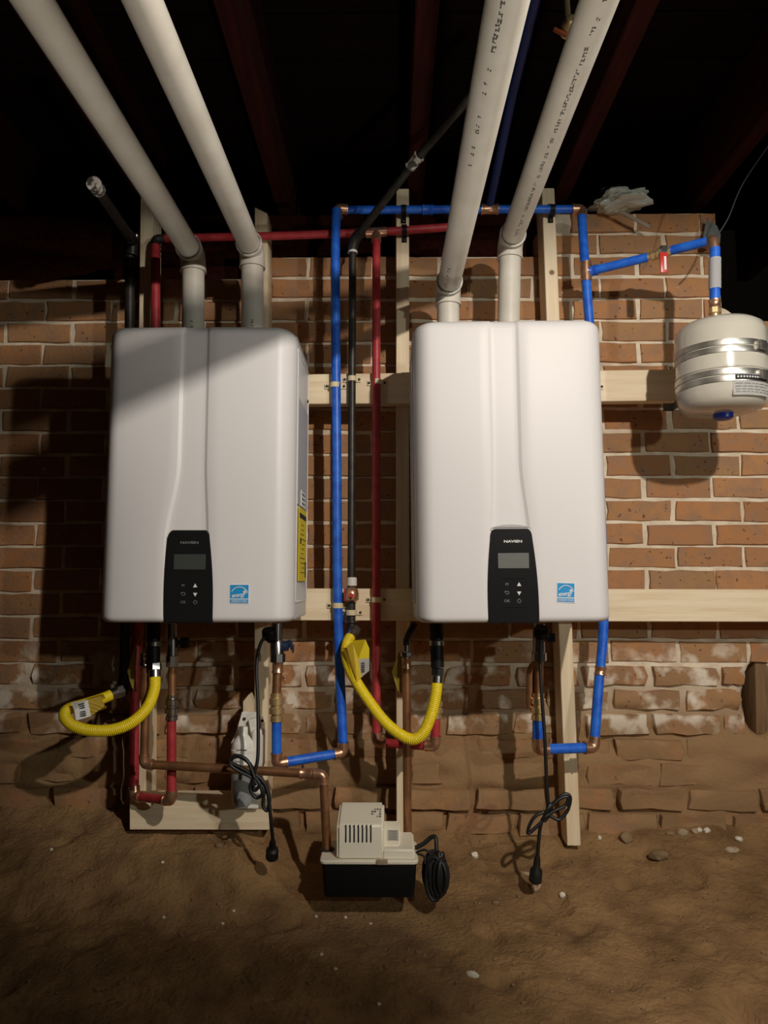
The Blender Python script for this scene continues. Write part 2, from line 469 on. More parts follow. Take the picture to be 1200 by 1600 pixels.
for xc, z, row in cand:
    if xc > XEND - .06 and z > ZSTEP: 
        if xc - BW / 2 > XEND - .03: continue
    hcut = None
    if HZ0 < z < HZ1 and xc + BW / 2 > XH and xc - BW / 2 < XH + .07:
        if xc - BW / 2 > XH - .04: continue
        lf = xc - BW / 2; hcut = (XH - lf) / BW; xc = (XH + lf) / 2
    low = sm(P(0, 1010, 0).z, P(0, 1060, 0).z, z)
    bad = rnd.random() < low
    me = rnd.choice(B_BAD if bad else B_OK)
    if z > wtop(xc): continue
    cut = hcut
    if z > ZSTEP and xc + BW / 2 > XEND:
        lf = xc - BW / 2; cut = (XEND - lf) / BW; xc = (XEND + lf) / 2
    sx = rnd.uniform(.985, 1.01) * (cut or 1); sz = rnd.uniform(.97, 1.03)
    dx, dy, dz = 0, rnd.uniform(-.002, .003), rnd.uniform(-.0015, .0015)
    ry = rnd.uniform(-.008, .008); rz = rnd.uniform(-.006, .006)
    if low > .2:
        dy = rnd.uniform(-.014, .002) * low; ry *= 3; rz = rnd.uniform(-.05, .05) * low; sx *= rnd.uniform(.90, 1.0); sz *= rnd.uniform(.88, 1.02)
    if z < P(0, 1230, 0).z: dy -= .015
    inview = -1.22 < xc < 1.20 and z > .10 and not hidden(xc, z)
    if inview and nb < 298:
        o = bpy.data.objects.new('brick', me); COL.objects.link(o); o.parent = wall
        o.location = Vector((xc + dx, dy, z + dz)) - wall.location; o.rotation_euler = (0, ry, rz); o.scale = (sx, 1, sz); nb += 1
    else:
        b = bmesh.new(); b.from_mesh(me)
        bmesh.ops.transform(b, matrix=Matrix.Translation((xc + dx, dy, z + dz)) @ Matrix.Diagonal((sx, 1, sz, 1)), verts=b.verts)
        stuff.merge(b)
so = obj('brick_remainder', stuff, M_brick, wall, 50); so['kind'] = 'stuff'

# side and rear shell
def slab(name, c, s, m, label):
    o = obj(name, MB().box(c, s), m); o['kind'] = 'structure'; o['label'] = label; return o
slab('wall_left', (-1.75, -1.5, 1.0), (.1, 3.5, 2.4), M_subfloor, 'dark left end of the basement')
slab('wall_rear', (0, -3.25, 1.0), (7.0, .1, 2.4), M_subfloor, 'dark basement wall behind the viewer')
ceil = thing('ceiling', 'dark board ceiling on old red-brown timber joists', 'ceiling', (0, -1.3, 2.20))
del ceil['category']; ceil['kind'] = 'structure'
JZ0, JZ1 = 1.955, 2.17
k = 0
for j in range(24):
    y = .55 - j * .16
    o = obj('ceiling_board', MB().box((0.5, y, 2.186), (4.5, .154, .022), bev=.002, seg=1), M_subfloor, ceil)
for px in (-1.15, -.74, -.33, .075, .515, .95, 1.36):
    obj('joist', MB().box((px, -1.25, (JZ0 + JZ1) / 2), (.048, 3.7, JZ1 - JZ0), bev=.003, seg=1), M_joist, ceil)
def sill(name, xa, xb, za, yy, label):
    o = obj(name, MB().box(((xa + xb) / 2, yy, (za + JZ0 - .002) / 2), (xb - xa, .10, JZ0 - .002 - za), bev=.004, seg=1), M_joist); o['kind'] = 'structure'; o['label'] = label
sill('trim_1', -1.70, XL1, wtop(-1) + .001, .11, 'dark timber sill on top of the brick wall at left')
sill('trim_2', XL1 + .001, XL2, wtop(0) + .001, .11, 'dark timber sill on top of the brick wall in the middle')
sill('trim_3', XL2 + .001, XEND, WTOP + .001, .16, 'dark timber sill above the higher bricks at right')

# ------------------------------------------------------------ the work lamp right of the viewer: socket and added light-blocking plates
lampt = thing('work_lamp', 'unseen work lamp hung right of the viewer, with added plates that block its light', 'lamp', LP)
M_blocker_socket = mat('blocker_socket_black', (.03, .03, .03), .6)
def ray(az, el, d):
    a, e = R(az), R(el); return LP + Vector((math.sin(a) * math.cos(e), math.cos(a) * math.cos(e), math.sin(e))) * d
def blocker(name, dirs):
    m = MB(); m.add([ray(*q) for q in dirs], [tuple(range(len(dirs)))])
    bmesh.ops.solidify(m.bm, geom=list(m.bm.faces), thickness=.002); return obj(name, m, M_blocker_socket, lampt, smooth=False)
blocker('top_blocker', [(-85, -2.4, .34), (-40, -2.2, .34), (-20, -.9, .34), (-8, .2, .34), (0, .6, .34), (20, .8, .34), (60, 1, .34), (80, 60, .10), (-80, 60, .10)])  # unseen plate added to keep light off the wall top and joists
blocker('lower_blocker', [(-16.5, -43, .30), (-34, -35.3, .30), (-75, -28, .30), (-80, -65, .26), (-25, -68, .26), (-20, -51, .29)])  # unseen plate added to shade the dirt at lower left
blocker('side_blocker', [(-39.5, -19, .30), (-39.5, -42, .30), (-80, -42, .30), (-80, -17, .30)])  # unseen plate added to dim the far left of the wall
obj('socket', MB().lathe([(.02, .05), (.022, .06), (.022, .11), (.006, .12), (.006, .15)], LP, (0, -.2, 1), 14), M_blocker_socket, lampt)

# ------------------------------------------------------------ timber frame
def stud(top, bot, Yf, wdt, dep, label, cut=0.0, ext=None):
    a = P(top[0], top[1], Yf); b = P(bot[0], bot[1], Yf)
    if ext: a = b + (a - b) * ((ext - b.z) / (a.z - b.z))
    h = wdt / 2; m = MB()
    pts = []
    for p, s in ((b, 0), (a, 1)):
        for dx, dy in ((-h, 0), (h, 0), (h, dep), (-h, dep)):
            pts.append(p + Vector((dx, dy, -cut * (dx + h) / wdt if s else 0)))
    m.add(pts, [(0, 3, 2, 1), (4, 5, 6, 7), (0, 1, 5, 4), (1, 2, 6, 5), (2, 3, 7, 6), (3, 0, 4, 7)])
    bmesh.ops.bevel(m.bm, geom=list(m.bm.edges), offset=.002, segments=1, affect='EDGES')
    return tag(obj('wall_stud', m, M_woodv), label, 'stud')
YS, YR = -.091, -.130
stud((229, 330), (218, 1296), YS, .038, .082, 'pine stud behind the left heater, farthest left of the four', ext=JZ0 - .003)
stud((408, 323), (408, 1296), YS, .038, .082, 'pine stud behind the right side of the left heater, with a slanted cut top', cut=.02)
stud((629, 300), (630, 1335), YS, .038, .082, 'pine stud along the left edge of the right heater, crossed by red and blue pipes', ext=JZ0 - .003)
stud((858, 340), (897, 1322), YS, .038, .082, 'pine stud under the right side of the right heater, standing free down to the dirt', ext=JZ0 - .003)
def board(xa, xb, ya, yb, y2a, y2b, label, Y=YR, th=.038, knots=()):
    A, B, C, D = P(xa, ya, Y), P(xb, y2a, Y), P(xb, y2b, Y), P(xa, yb, Y)
    m = MB().prism([A, B, C, D], (0, th, 0))
    bmesh.ops.bevel(m.bm, geom=list(m.bm.edges), offset=.002, segments=1, affect='EDGES')
    return tag(obj('pine_board', m, M_woodh), label, 'board')
board(206, 1058, 588, 634, 577, 626, 'upper horizontal pine board running behind both heaters to the tank')
board(206, 1260, 919, 969, 921, 972, 'lower horizontal pine board running behind both heaters to the right edge')
board(202, 421, 1241, 1297, 1241, 1297, 'short pine board near the ground at lower left, under the red pipe')
m = MB(); Yk = -.135
o = [P(380, 1122, Yk), P(396, 1122, Yk), P(396, 1097, Yk), P(389, 1085, Yk), P(380, 1096, Yk)]
o = [P(380, 1250, Yk), P(396, 1250, Yk)] + o[2:]
m.prism(o, (0, .040, 0)); tag(obj('wooden_stake', m, M_woodv), 'short pointed wood stake behind the white filter', 'stake')

mp = MB(); pa, pb = P(1184, 1148, .012), P(1222, 985, .012)
mp.box(((pa.x + pb.x) / 2, .062, (pa.z + pb.z) / 2), (pb.x - pa.x, .10, pb.z - pa.z), Matrix.Rotation(R(1.5), 3, 'Y'), bev=.004)
tag(obj('timber_post', mp, mat('old_brown_timber', (.24, .14, .065), .85, col2=(.15, .085, .04), nscale=10, stretch=(8, 8, .8), bump=.3, bscale=30)),
    'short brown timber let into the broken brickwork at the right edge', 'post')

# ------------------------------------------------------------ water heaters
def heater(cx, zb, zt, cL, cR, flare, pan, label, lit, side):
    hw, yb, yf = .2245, -.162, -.466
    root = thing('water_heater', label, 'water heater', (cx, -.30, zb), 'wall-hung water heaters')
    yc = -.400; A, B = .042, .058
    def section(z, ins):
        L, Rr = cL, cR
        t = sm(flare[0], flare[1], z)
        L = cL - t * flare[2]; Rr = cR + t * flare[3]
        dep = .006
        pts = []
        pts.append((cx - hw, yc))
        for k in range(0, 9):
            a = k / 8 * math.pi / 2
            pts.append((cx - hw + A - A * math.cos(a), yf + B - B * math.sin(a)))
        xl = cx - hw + A; xr = cx + hw - A
        for k in range(1, 6): pts.append((xl + (L - .006 - xl) * k / 6, yf))
        pts += [(L - .005, yf), (L - .003, yf + .0008), (L + .002, yf + dep - .0006), (L + .004, yf + dep)]
        for k in range(1, 5): pts.append((L + (Rr - L) * k / 5, yf + dep))
        pts += [(Rr - .004, yf + dep), (Rr - .002, yf + dep - .0006), (Rr + .003, yf + .0008), (Rr + .005, yf)]
        for k in range(1, 6): pts.append((Rr + .006 + (xr - Rr - .006) * k / 6, yf))
        for k in range(8, -1, -1):
            a = k / 8 * math.pi / 2
            pts.append((cx + hw - A + A * math.cos(a), yf + B - B * math.sin(a)))
        pts.append((cx + hw, yc))
        out = []
        for x, y in pts:
            u = (x - cx) / hw; bow = .005 * (1 - u * u) if y < yf + .01 else 0
            fx = 1 - ins / hw; fy = 1 - ins / (yc - yf)
            out.append(Vector((cx + (x - cx) * fx, yc + (y - bow - yc) * fy, z)))
        return out
    lev = []
    rt, rb = .022, .014
    for k in range(7):
        a = math.pi / 2 * k / 6; lev.append((zb + rb - rb * math.cos(a), rb - rb * math.sin(a)))
    H = zt - zb
    for k in range(1, 40): lev.append((zb + rb + (H - rb - rt) * k / 40, 0))
    for k in range(7):
        a = math.pi / 2 * k / 6; lev.append((zt - rt + rt * math.sin(a), rt - rt * math.cos(a)))
    secs = [section(z, i) for z, i in lev]; n = len(secs[0]); m = MB()
    vs = [p for s in secs for p in s]
    fc = [(i * n + k, i * n + k + 1, (i + 1) * n + k + 1, (i + 1) * n + k) for i in range(len(secs) - 1) for k in range(n - 1)]
    fc += [tuple(range(n)), tuple((len(secs) - 1) * n + k for k in range(n))]
    fc += [tuple(i * n for i in range(len(secs))), ] and []
    m.add(vs, fc)
    obj('front_cover', m, M_white, root, 50)
    # steel case behind the cover
    m = MB().box((cx, (yb + yc - .001) / 2, (zb + zt) / 2), (2 * hw - .002, yb - yc + .001, H - .006), bev=.006)
    case = obj('casing', m, M_case, root)
    for zz in (zt - .09, zb + .16):
        obj('wall_bracket', MB().box((cx - side * .02, (yb - .1305) / 2, zz), (.20, .0313, .05), bev=.001, seg=1), M_case, root)
    # pressed frame and labels on the side that shows
    sx = cx + side * (hw + .0003)
    fr = MB()
    ya_, yb_ = -.396, -.172; za_, zb_ = zb + .045, zt - .035
    for (c, s) in (((sx, ya_, (za_ + zb_) / 2), (.003, .005, zb_ - za_)), ((sx, yb_, (za_ + zb_) / 2), (.003, .005, zb_ - za_)),
                   ((sx, (ya_ + yb_) / 2, za_), (.003, yb_ - ya_, .005)), ((sx, (ya_ + yb_) / 2, zb_), (.003, yb_ - ya_, .005))):
        fr.box(c, s, bev=.001, seg=1)
    obj('side_trim', fr, M_white, root)
    if side > 0:
        def plate(name, y0, y1, z0, z1, mm, dx=.0008):
            return obj(name, MB().box((sx + dx, (y0 + y1) / 2, (z0 + z1) / 2), (.0012, y1 - y0, z1 - z0)), mm, root)
        def zpx(py, Y=-.25): return P(475, py, Y).z
        lab(plate('data_label', -.385, -.185, zpx(796), zpx(640), M_datalab), 'grey rating label')
        w1 = lab(plate('side_sticker', -.325, -.235, zpx(795), zpx(771), M_paper, .002), 'small white sticker')
        lm = MB()
        for k in range(3): lm.box((sx + .003, -.280, zpx(776 + k * 7)), (.0006, .06, .003))
        obj('sticker_print', lm, M_ink, w1)
        yl = lab(plate('warning_label', -.365, -.205, zpx(908), zpx(798), M_yellowlab, .002), 'yellow warning label')
        lm = MB(); lm.box((sx + .003, -.285, zpx(810)), (.0006, .135, .012))
        rr = random.Random(4)
        for k in range(11): lm.box((sx + .003, -.285 + rr.uniform(-.015, .015), zpx(823 + k * 7.2)), (.0006, rr.uniform(.03, .11), .0016))
        lm.box((sx + .003, -.225, zpx(890)), (.0006, .022, .040))
        lm.box((sx + .003, -.330, zpx(848)), (.0006, .022, .014))
        obj('label_print', lm, M_ink, yl)
        obj('screw', MB().lathe([(.0045, 0), (.004, .003), (.001, .0035)], (sx + .001, -.200, zpx(620)), (1, 0, 0), 10), M_ink, root)
    # control panel
    (tl, tr, bl, br, ty) = pan; Yp = yf - .006
    T = P(tl, ty, Yp); TR = P(tr, ty, Yp); BL = P(bl, 975, Yp); BR = P(br, 975, Yp); zb2 = zb - .001
    ol = []; zt2 = T.z; r_ = .013
    def lerpx(a, b, z): return a.x + (b.x - a.x) * (z - BL.z) / (T.z - BL.z) + 0
    N = 10
    for k in range(N + 1):
        z = zb2 + (zt2 - r_ - zb2) * k / N; t = k / N
        ol.append((lerpx(BL, T, z) - .004 * math.sin(math.pi * t), z))
    for k in range(1, 6):
        a = math.pi / 2 * k / 6; xx = lerpx(BL, T, zt2 - r_)
        ol.append((xx + r_ - r_ * math.cos(a), zt2 - r_ + r_ * math.sin(a)))
    for k in range(5, 0, -1):
        a = math.pi / 2 * k / 6; xx = lerpx(BR, TR, zt2 - r_)
        ol.append((xx - r_ + r_ * math.cos(a), zt2 - r_ + r_ * math.sin(a)))
    for k in range(N, -1, -1):
        z = zb2 + (zt2 - r_ - zb2) * k / N; t = k / N
        ol.append((lerpx(BR, TR, z) + .004 * math.sin(math.pi * t), z))
    m = MB().prism([(x, yf + .012, z) for x, z in ol], (0, -.020, 0))
    fe = [e for e in m.bm.edges if all(abs(v.co.y - (yf - .008)) < 1e-5 for v in e.verts)]
    bmesh.ops.bevel(m.bm, geom=fe, offset=.0028, segments=3, affect='EDGES')
    cp = obj('control_panel', m, M_panel, root, 50)
    yp = yf - .0082; pcx = (tl + tr + bl + br) / 4
    def Q(px, py): return P(px, py, yp)
    def xdim(px): return pcx + px
    s = 1.0
    # display window
    dy = ty + 50
    a, b_ = Q(pcx - 24 + 1, dy - 12), Q(pcx + 25 + 1, dy + 12)
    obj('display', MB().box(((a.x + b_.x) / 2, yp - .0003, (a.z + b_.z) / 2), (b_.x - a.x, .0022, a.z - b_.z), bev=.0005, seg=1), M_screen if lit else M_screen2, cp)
    # logo
    lg = Q(pcx + 1, ty + 20)
    tm = text_mb('NAVIEN', .0125, lg, (1, 0, 0), (0, 0, 1), bold=.0004)
    bmesh.ops.scale(tm.bm, vec=(.94, 1, .62), space=Matrix.Translation(-lg), verts=tm.bm.verts)
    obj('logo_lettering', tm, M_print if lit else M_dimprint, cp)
    # button field
    ic = MB(); ic2 = MB()
    ex, ey = pcx + 9, ty + 87
    def tri(px, py, up):
        p = Q(px, py); d = .0048 * (1 if up else -1)
        ic.prism([p + Vector((-.0048, 0, -d * .8)), p + Vector((.0048, 0, -d * .8)), p + Vector((0, 0, d))], (0, -.0006, 0))
    tri(ex + 1, ey, True); tri(ex + 1, ey + 14, False)
    obj('arrow_mark', ic, M_print, cp)
    for (bx, by, kind) in ((pcx - 9, ey, 'M'), (pcx - 9, ey + 13, 'back'), (pcx - 9, ey + 26, 'OK'), (pcx + 10, ey + 26, 'pw')):
        p = Q(bx, by)
        if kind in ('M', 'OK'):
            t_ = text_mb(kind if kind == 'OK' else 'M', .009, p, (1, 0, 0), (0, 0, 1)); ic2.bm.from_mesh(mesh_of(t_))
        elif kind == 'back':
            ic2.tube([p + Vector((.0045 * math.cos(a), 0, .0032 * math.sin(a))) for a in [R(-140 + 20 * q) for q in range(15)]], .0007, 5)
            ic2.prism([p + Vector((-.0062, 0, .0012)), p + Vector((-.0022, 0, .0044)), p + Vector((-.0022, 0, .0004))], (0, -.0006, 0))
        else:
            ic2.tube([p + Vector((.0040 * math.cos(a), 0, .0040 * math.sin(a))) for a in [R(115 + 20 * q) for q in range(16)]], .0007, 5)
            ic2.box(p + Vector((0, 0, .0035)), (.0012, .0012, .004))
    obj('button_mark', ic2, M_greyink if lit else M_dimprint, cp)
    if lit:
        for py in (ey - 9, ey + 36):
            obj('button_rim', MB().box(Q(pcx + 2, py), (.052, .0018, .0012), bev=.0005, seg=1), M_panel, cp)
    # programme sticker
    Yst = yf - .0045
    def S(px, py): return P(px, py, Yst)
    return root, S

def mesh_of(mb):
    me = bpy.data.meshes.new('tmp'); mb.bm.to_mesh(me); mb.bm.free(); return me

ZBL = P(300, 973, -.466).z; ZTL = P(300, 508, -.466).z
ZBR = P(800, 973, -.466).z; ZTR = P(800, 498, -.466).z
hl, SL = heater(-.450, ZBL, ZTL, P(281.5, 700, -.466).x, P(322, 700, -.466).x, (P(0, 720, -.466).z, P(0, 850, -.466).z, .026, .008),
                (264, 327, 257, 332, 828), 'white wall-hung water heater on the left, shaded across its top, dark control panel', False, 1)
hr, SR = heater(.284, ZBR, ZTR, P(771, 700, -.466).x, P(814, 700, -.466).x, (P(0, 720, -.466).z, P(0, 850, -.466).z, .006, .016),
                (768, 831, 764, 843, 826), 'white wall-hung water heater on the right, evenly lit, with a grey display', True, -1)

def star_sticker(root, S, xa, xb, ya, yb, tilt):
    a, b = S(xa, ya), S(xb, yb); c = (a + b) / 2; W = (b.x - a.x); H = (a.z - b.z); rot = Matrix.Rotation(R(tilt), 3, 'Y')
    Y0 = c.y
    def box(name, mm, x, z, w_, h_, d, par):
        cc = c + rot @ Vector((x, -d, z)); return obj(name, MB().box(cc, (w_, .0008, h_), rot), mm, par)
    base = lab(box('efficiency_sticker', M_paper, 0, 0, W * 1.04, H * 1.04, 0, root), 'square blue and white sticker')
    box('sticker_field', M_sticker, 0, H * .12, W * .94, H * .70, .0007, base)
    box('sticker_band', M_stickerpale, 0, -H * .38, W * .94, H * .20, .0007, base)
    m = MB()
    pts = [c + rot @ Vector((W * .43 * math.cos(t), -.0013, -H * .06 + H * .42 * math.sin(t))) for t in [R(15 + 10 * q) for q in range(15)]]
    m.tube(pts, .0011, 6)
    st = []
    for k in range(10):
        rr = W * (.13 if k % 2 == 0 else .055); t = R(90 + 36 * k)
        st.append(c + rot @ Vector((W * .28 + rr * math.cos(t), -.0012, H * .10 + rr * math.sin(t))))
    m.prism(st, (0, -.0005, 0))
    tm = text_mb('energy', H * .30, c + rot @ Vector((-W * .06, -.0013, -H * .06)), rot @ Vector((1, 0, .10)), rot @ Vector((-.0, 0, 1)), bold=.0003)
    bmesh.ops.scale(tm.bm, vec=(.84, 1, 1), space=Matrix.Translation(-c), verts=tm.bm.verts)
    m.bm.from_mesh(mesh_of(tm))
    obj('sticker_emblem', m, M_print, base)
    tm = text_mb('ENERGY STAR', H * .15, c + rot @ Vector((0, -.0013, -H * .385)), rot @ Vector((1, 0, 0)), rot @ Vector((0, 0, 1)))
    bmesh.ops.scale(tm.bm, vec=(.80, 1, 1), space=Matrix.Translation(-c), verts=tm.bm.verts)
    obj('sticker_lettering', tm, M_print, base)
hr.rotation_euler.y = R(-.45)
star_sticker(hl, SL, 359, 389, 913, 943, 0)
star_sticker(hr, SR, 870, 899, 911, 942, 2)
# loose protective film curling over the right control panel
m = MB(); f0 = P(767, 826, -.476); f1 = P(832, 826, -.476)
vs = []; n = 12
for j in range(3):
    for i in range(n + 1):
        t = i / n; arch = math.sin(math.pi * t) ** .6
        vs.append(f0.lerp(f1, t) + Vector((0, -.001 - .006 * j / 2 * arch, .0045 * arch * j)))
m.add(vs, [(j * (n + 1) + i, j * (n + 1) + i + 1, (j + 1) * (n + 1) + i + 1, (j + 1) * (n + 1) + i) for j in range(2) for i in range(n)])
bmesh.ops.solidify(m.bm, geom=list(m.bm.faces), thickness=.0006)
M_film = mat('clear_film', (.85, .85, .85), .08, trans=.75)
lab(obj('protective_film', m, M_film, hr), 'clear film curling at the top of the control panel')

# ------------------------------------------------------------ white vent pipes
DV = (CM @ Vector(((610 - 600) / F, -(886 - 800) / F, -1))).normalized()   # along the vents, towards the wall
def marks(mb, p0, dirv, sidev, r, L, seed, dens=.7):
    rr = random.Random(seed); s = 0; nrm = sidev
    tv = dirv.cross(nrm).normalized()
    while s < L:
        l = rr.uniform(.004, .010)
        if rr.random() < dens:
            h = rr.uniform(.0035, .0065); off = rr.uniform(-.001, .001)
            c = p0 + dirv * (s + l / 2) + nrm * r + tv * off
            rot = Matrix((dirv, tv, nrm)).transposed()
            for q in range(rr.choice((1, 2, 2))):
                mb.box(c + tv * (q - .5) * .004 + dirv * rr.uniform(-.002, .002), (l * rr.uniform(.4, .9), .0016 + .001 * rr.random(), .0008), rot)
            if rr.random() < .5: mb.box(c, (.0016, h, .0008), rot)
        s += l + .0015
def vent(px, py, rise_x, top_z, label, mk=None):
    Yr = -.205; r = .0302; re = .0345
    E = P(px, py, Yr)
    base = Vector((P(rise_x, 500, Yr).x, Yr, top_z + .0005))
    E.x = E.x
    root = thing('vent_pipe', label, 'vent pipe', base, 'white plastic vent pipes')
    up = (E - base).normalized(); fw = -DV
    Lh = .050
    p_in = E - up * Lh; p_out = E + fw * Lh
    obj('riser', MB().tube([base, p_in + up * .012], r, 28), M_pvc, root)
    arc = [p_in + up * .001]
    for k in range(0, 13):
        t = k / 12; a = p_in + up * .018; b = E; c = p_out - fw * .018
        arc.append((1 - t) ** 2 * a + 2 * t * (1 - t) * b + t * t * c)
    arc.append(p_out)
    el = MB().tube(arc, [re] + [re] + [re * .985] * 11 + [re] + [re], 28)
    e = obj('elbow', el, M_pvc, root)
    rim = MB().tube([p_in, p_in + up * .004], re + .0012, 28).tube([p_out - fw * .004, p_out], re + .0012, 28)
    obj('elbow_rim', rim, M_pvc, e)
    gl = MB().tube([p_out, p_out + fw * .0035], r + .0006, 28)
    obj('glue_line', gl, M_pvcink, root)
    end = p_out + fw * 2.6
    ln = obj('long_pipe', MB().tube([p_out - fw * .012, p_out + fw * .6, p_out + fw * 1.2, end], r, 32), M_pvc, root)
    if mk:
        m = MB()
        for (s0, L, ang, seed, dens) in mk:
            side = Vector((0, 0, -1)); side = (side - fw * side.dot(fw)).normalized()
            side = Matrix.Rotation(R(ang), 3, fw) @ side
            marks(m, p_out + fw * s0, fw, side, r, L, seed, dens)
        obj('pipe_print', m, M_pvcink, ln)['kind'] = 'stuff'
    m = MB(); side = Vector((0, -1, 0)); side = (side - up * side.dot(up)).normalized()
    side = Matrix.Rotation(R(8 if px < 600 else 0), 3, up) @ side
    if px < 600:
        marks(m, base + up * .02, up, side, r, .08, 9 + int(px), .8)
        obj('riser_print', m, M_pvcink, root)
vent(302, 398, 303, ZTL, 'white vent pipe farthest left, its long run in deep shade')
vent(394, 392, 396, ZTL, 'white vent pipe on the right side of the left heater top')
vent(700, 450, 700, ZTR, 'white vent pipe on the left side of the right heater, elbow lowest', mk=[(.01, .14, -26, 3, .35), (.60, .30, -22, 8, .30), (.9, .3, -22, 11, .5)])
vent(797, 378, 793, ZTR, 'white vent pipe on the right side of the right heater, printed line along it', mk=[(.02, .55, -4, 5, .72), (.57, .8, -4, 17, .85)])

# ------------------------------------------------------------ pipes
def elbow(mb, a, c, b, r, L=None):
    L = L or r * 1.25; d1 = (a - c).normalized(); d2 = (b - c).normalized()
    pts = [c + d1 * (L + r * .9)]
    p0, p1 = c + d1 * L * .8, c + d2 * L * .8
    for k in range(9):
        t = k / 8; pts.append((1 - t) ** 2 * p0 + 2 * t * (1 - t) * c + t * t * p1)
    pts.append(c + d2 * (L + r * .9))
    mb.tube(pts, r * 1.16, 14)
    for d in (d1, d2): mb.tube([c + d * (L + r * .55), c + d * (L + r * .9)], r * 1.26, 14)
def run(root, pts, r, pm, fm=None, corners=True, n=14):
    pts = [Vector(p) for p in pts]; fm = fm or M_solder
    for i in range(len(pts) - 1):
        a, b = pts[i], pts[i + 1]; d = (b - a).normalized()
        s = r * 1.2 if (i > 0 and corners) else 0; e = r * 1.2 if (i < len(pts) - 2 and corners) else 0
        obj('pipe', MB().tube([a + d * s, b - d * e], r, n), pm, root)
    if corners:
        for i in range(1, len(pts) - 1):
            m = MB(); elbow(m, pts[i - 1], pts[i], pts[i + 1], r); obj('elbow', m, fm, root)
def coupling(root, p, d, r, L, m_, name='coupling', rings=True):
    d = Vector(d).normalized(); p = Vector(p)
    prof = [(r * 1.0, -L / 2), (r * 1.25, -L / 2), (r * 1.25, -L / 2 + .004), (r * 1.13, -L / 2 + .006), (r * 1.13, L / 2 - .006), (r * 1.25, L / 2 - .004), (r * 1.25, L / 2), (r, L / 2)]
    return obj(name, MB().lathe(prof, p, d, 16), m_, root)
def nut(mb, p, d, r, L, n=6):
    mb.lathe([(r * .8, -L / 2), (r, -L / 2 + .002), (r, L / 2 - .002), (r * .8, L / 2)], p, d, n); return mb
def union_stack(root, pa, pb, r, m_=None, name='union'):
    """brass union and adapter between two points"""
    pa, pb = Vector(pa), Vector(pb); d = (pb - pa); L = d.length; d.normalize(); m = MB()
    prof = [(r, 0), (r * 1.3, 0), (r * 1.3, L * .16), (r * 1.1, L * .19), (r * 1.1, L * .26), (r * 1.55, L * .28), (r * 1.55, L * .46), (r * 1.2, L * .50),
            (r * 1.2, L * .58), (r * 1.5, L * .61), (r * 1.5, L * .80), (r * 1.12, L * .84), (r * 1.22, L * .86), (r * 1.22, L), (r, L)]
    m.lathe(prof, pa, d, 18); return obj(name, m, m_ or M_brass, root)
def below(px, Y=-.24):   # a point on the underside of a heater
    p = P(px, 975, Y); return p
ZU = ZBL - .002
def at_z(px, py, Y, z): p = P(px, py, Y); p.z = z; return p

YP = -.1455; RB = .0130
# blue header
h0, h1 = P(533, 328, -.118), P(909, 327, -.118)
d0 = P(524, 350, YP)
root = thing('cold_water_pipe', 'blue horizontal pipe across the top between the two heaters', 'pipe', (h0 + h1) / 2)
teeX = P(765, 327, -.118)
run(root, [h0, h1 - Vector((.012, 0, 0))], RB * .92, M_bluepaint)
coupling(root, teeX, (1, 0, 0), RB, .05, M_solder, 'tee')
for px in (668,): coupling(root, P(px, 328, -.118), (1, 0, 0), RB * .95, .03, M_bluepaint)
# blue overhead pipe
root = thing('cold_water_pipe', 'blue pipe coloured dark for shade, rising overhead beside the right vent pipes', 'pipe', teeX)
run(root, [teeX + Vector((0, -.01, .012)), P(800, 150, -.44), P(850, -60, -.81)], RB * .92, mat('blue_paint_shaded', (.006, .018, .10), .5), corners=False)  # blue paint darkened to stand in for the lack of light up here
# blue centre drop with stub to the left heater
c0 = h0 + Vector((-.012, -.012, -.01))
root = thing('cold_water_pipe', 'tall blue pipe right of the left heater, turning left at its foot', 'pipe', P(537, 1178, YP))
drop = [c0 + Vector((0, -.01, 0)), P(524, 420, YP), P(526, 700, YP), P(528, 950, YP), P(536, 1176, -.165), P(432, 1193, -.235), P(432, 1128, -.235)]
m = MB(); m.tube(spline(drop[:5], 8), RB, 16); obj('pipe', m, M_bluepaint, root)
m = MB(); elbow(m, h0 + Vector((.03, 0, 0)), c0 + Vector((.002, 0, .008)), drop[1], RB); obj('elbow', m, M_solder, root)
run(root, [drop[4] + Vector((0, 0, .03)), drop[4], drop[5], drop[6]], RB * .95, M_bluepaint)
union_stack(root, P(432, 1127, -.235), P(432, 1083, -.235), RB * .95)
obj('copper_stub', MB().tube([P(432, 1086, -.235), P(434, 1036, -.235)], RB * .9, 14), M_copper, root)
coupling(root, P(434, 1042, -.235), (0, 0, 1), RB * .95, .03, M_solder)
vb = MB(); nut(vb, P(434, 1028, -.235), (0, 0, 1), RB * 1.5, .024, 8); vb.lathe([(RB, -.03), (RB * 1.35, -.03), (RB * 1.35, .012), (RB * 1.1, .02)], P(433, 1012, -.235), (0, 0, 1), 16)
vb.tube([P(433, 1014, -.235), P(433, 974, -.235)], RB * 1.05, 12)
obj('service_valve', vb, M_chrome, root)
kb = MB(); p = P(452, 1014, -.245)
kb.lathe([(.006, 0), (.013, .003), (.013, .016), (.009, .018)], P(440, 1010, -.235), (1, 0, .1), 14)
for q in range(5): kb.box(P(447, 1010, -.235) + Vector((.002 + q * .004, 0, .008 * math.sin(q))), (.003, .022, .020), bev=.001, seg=1)
lab(obj('valve_handle', kb, mat('dark_blue_handle', (.015, .03, .07), .4), root), 'dark blue valve handle')
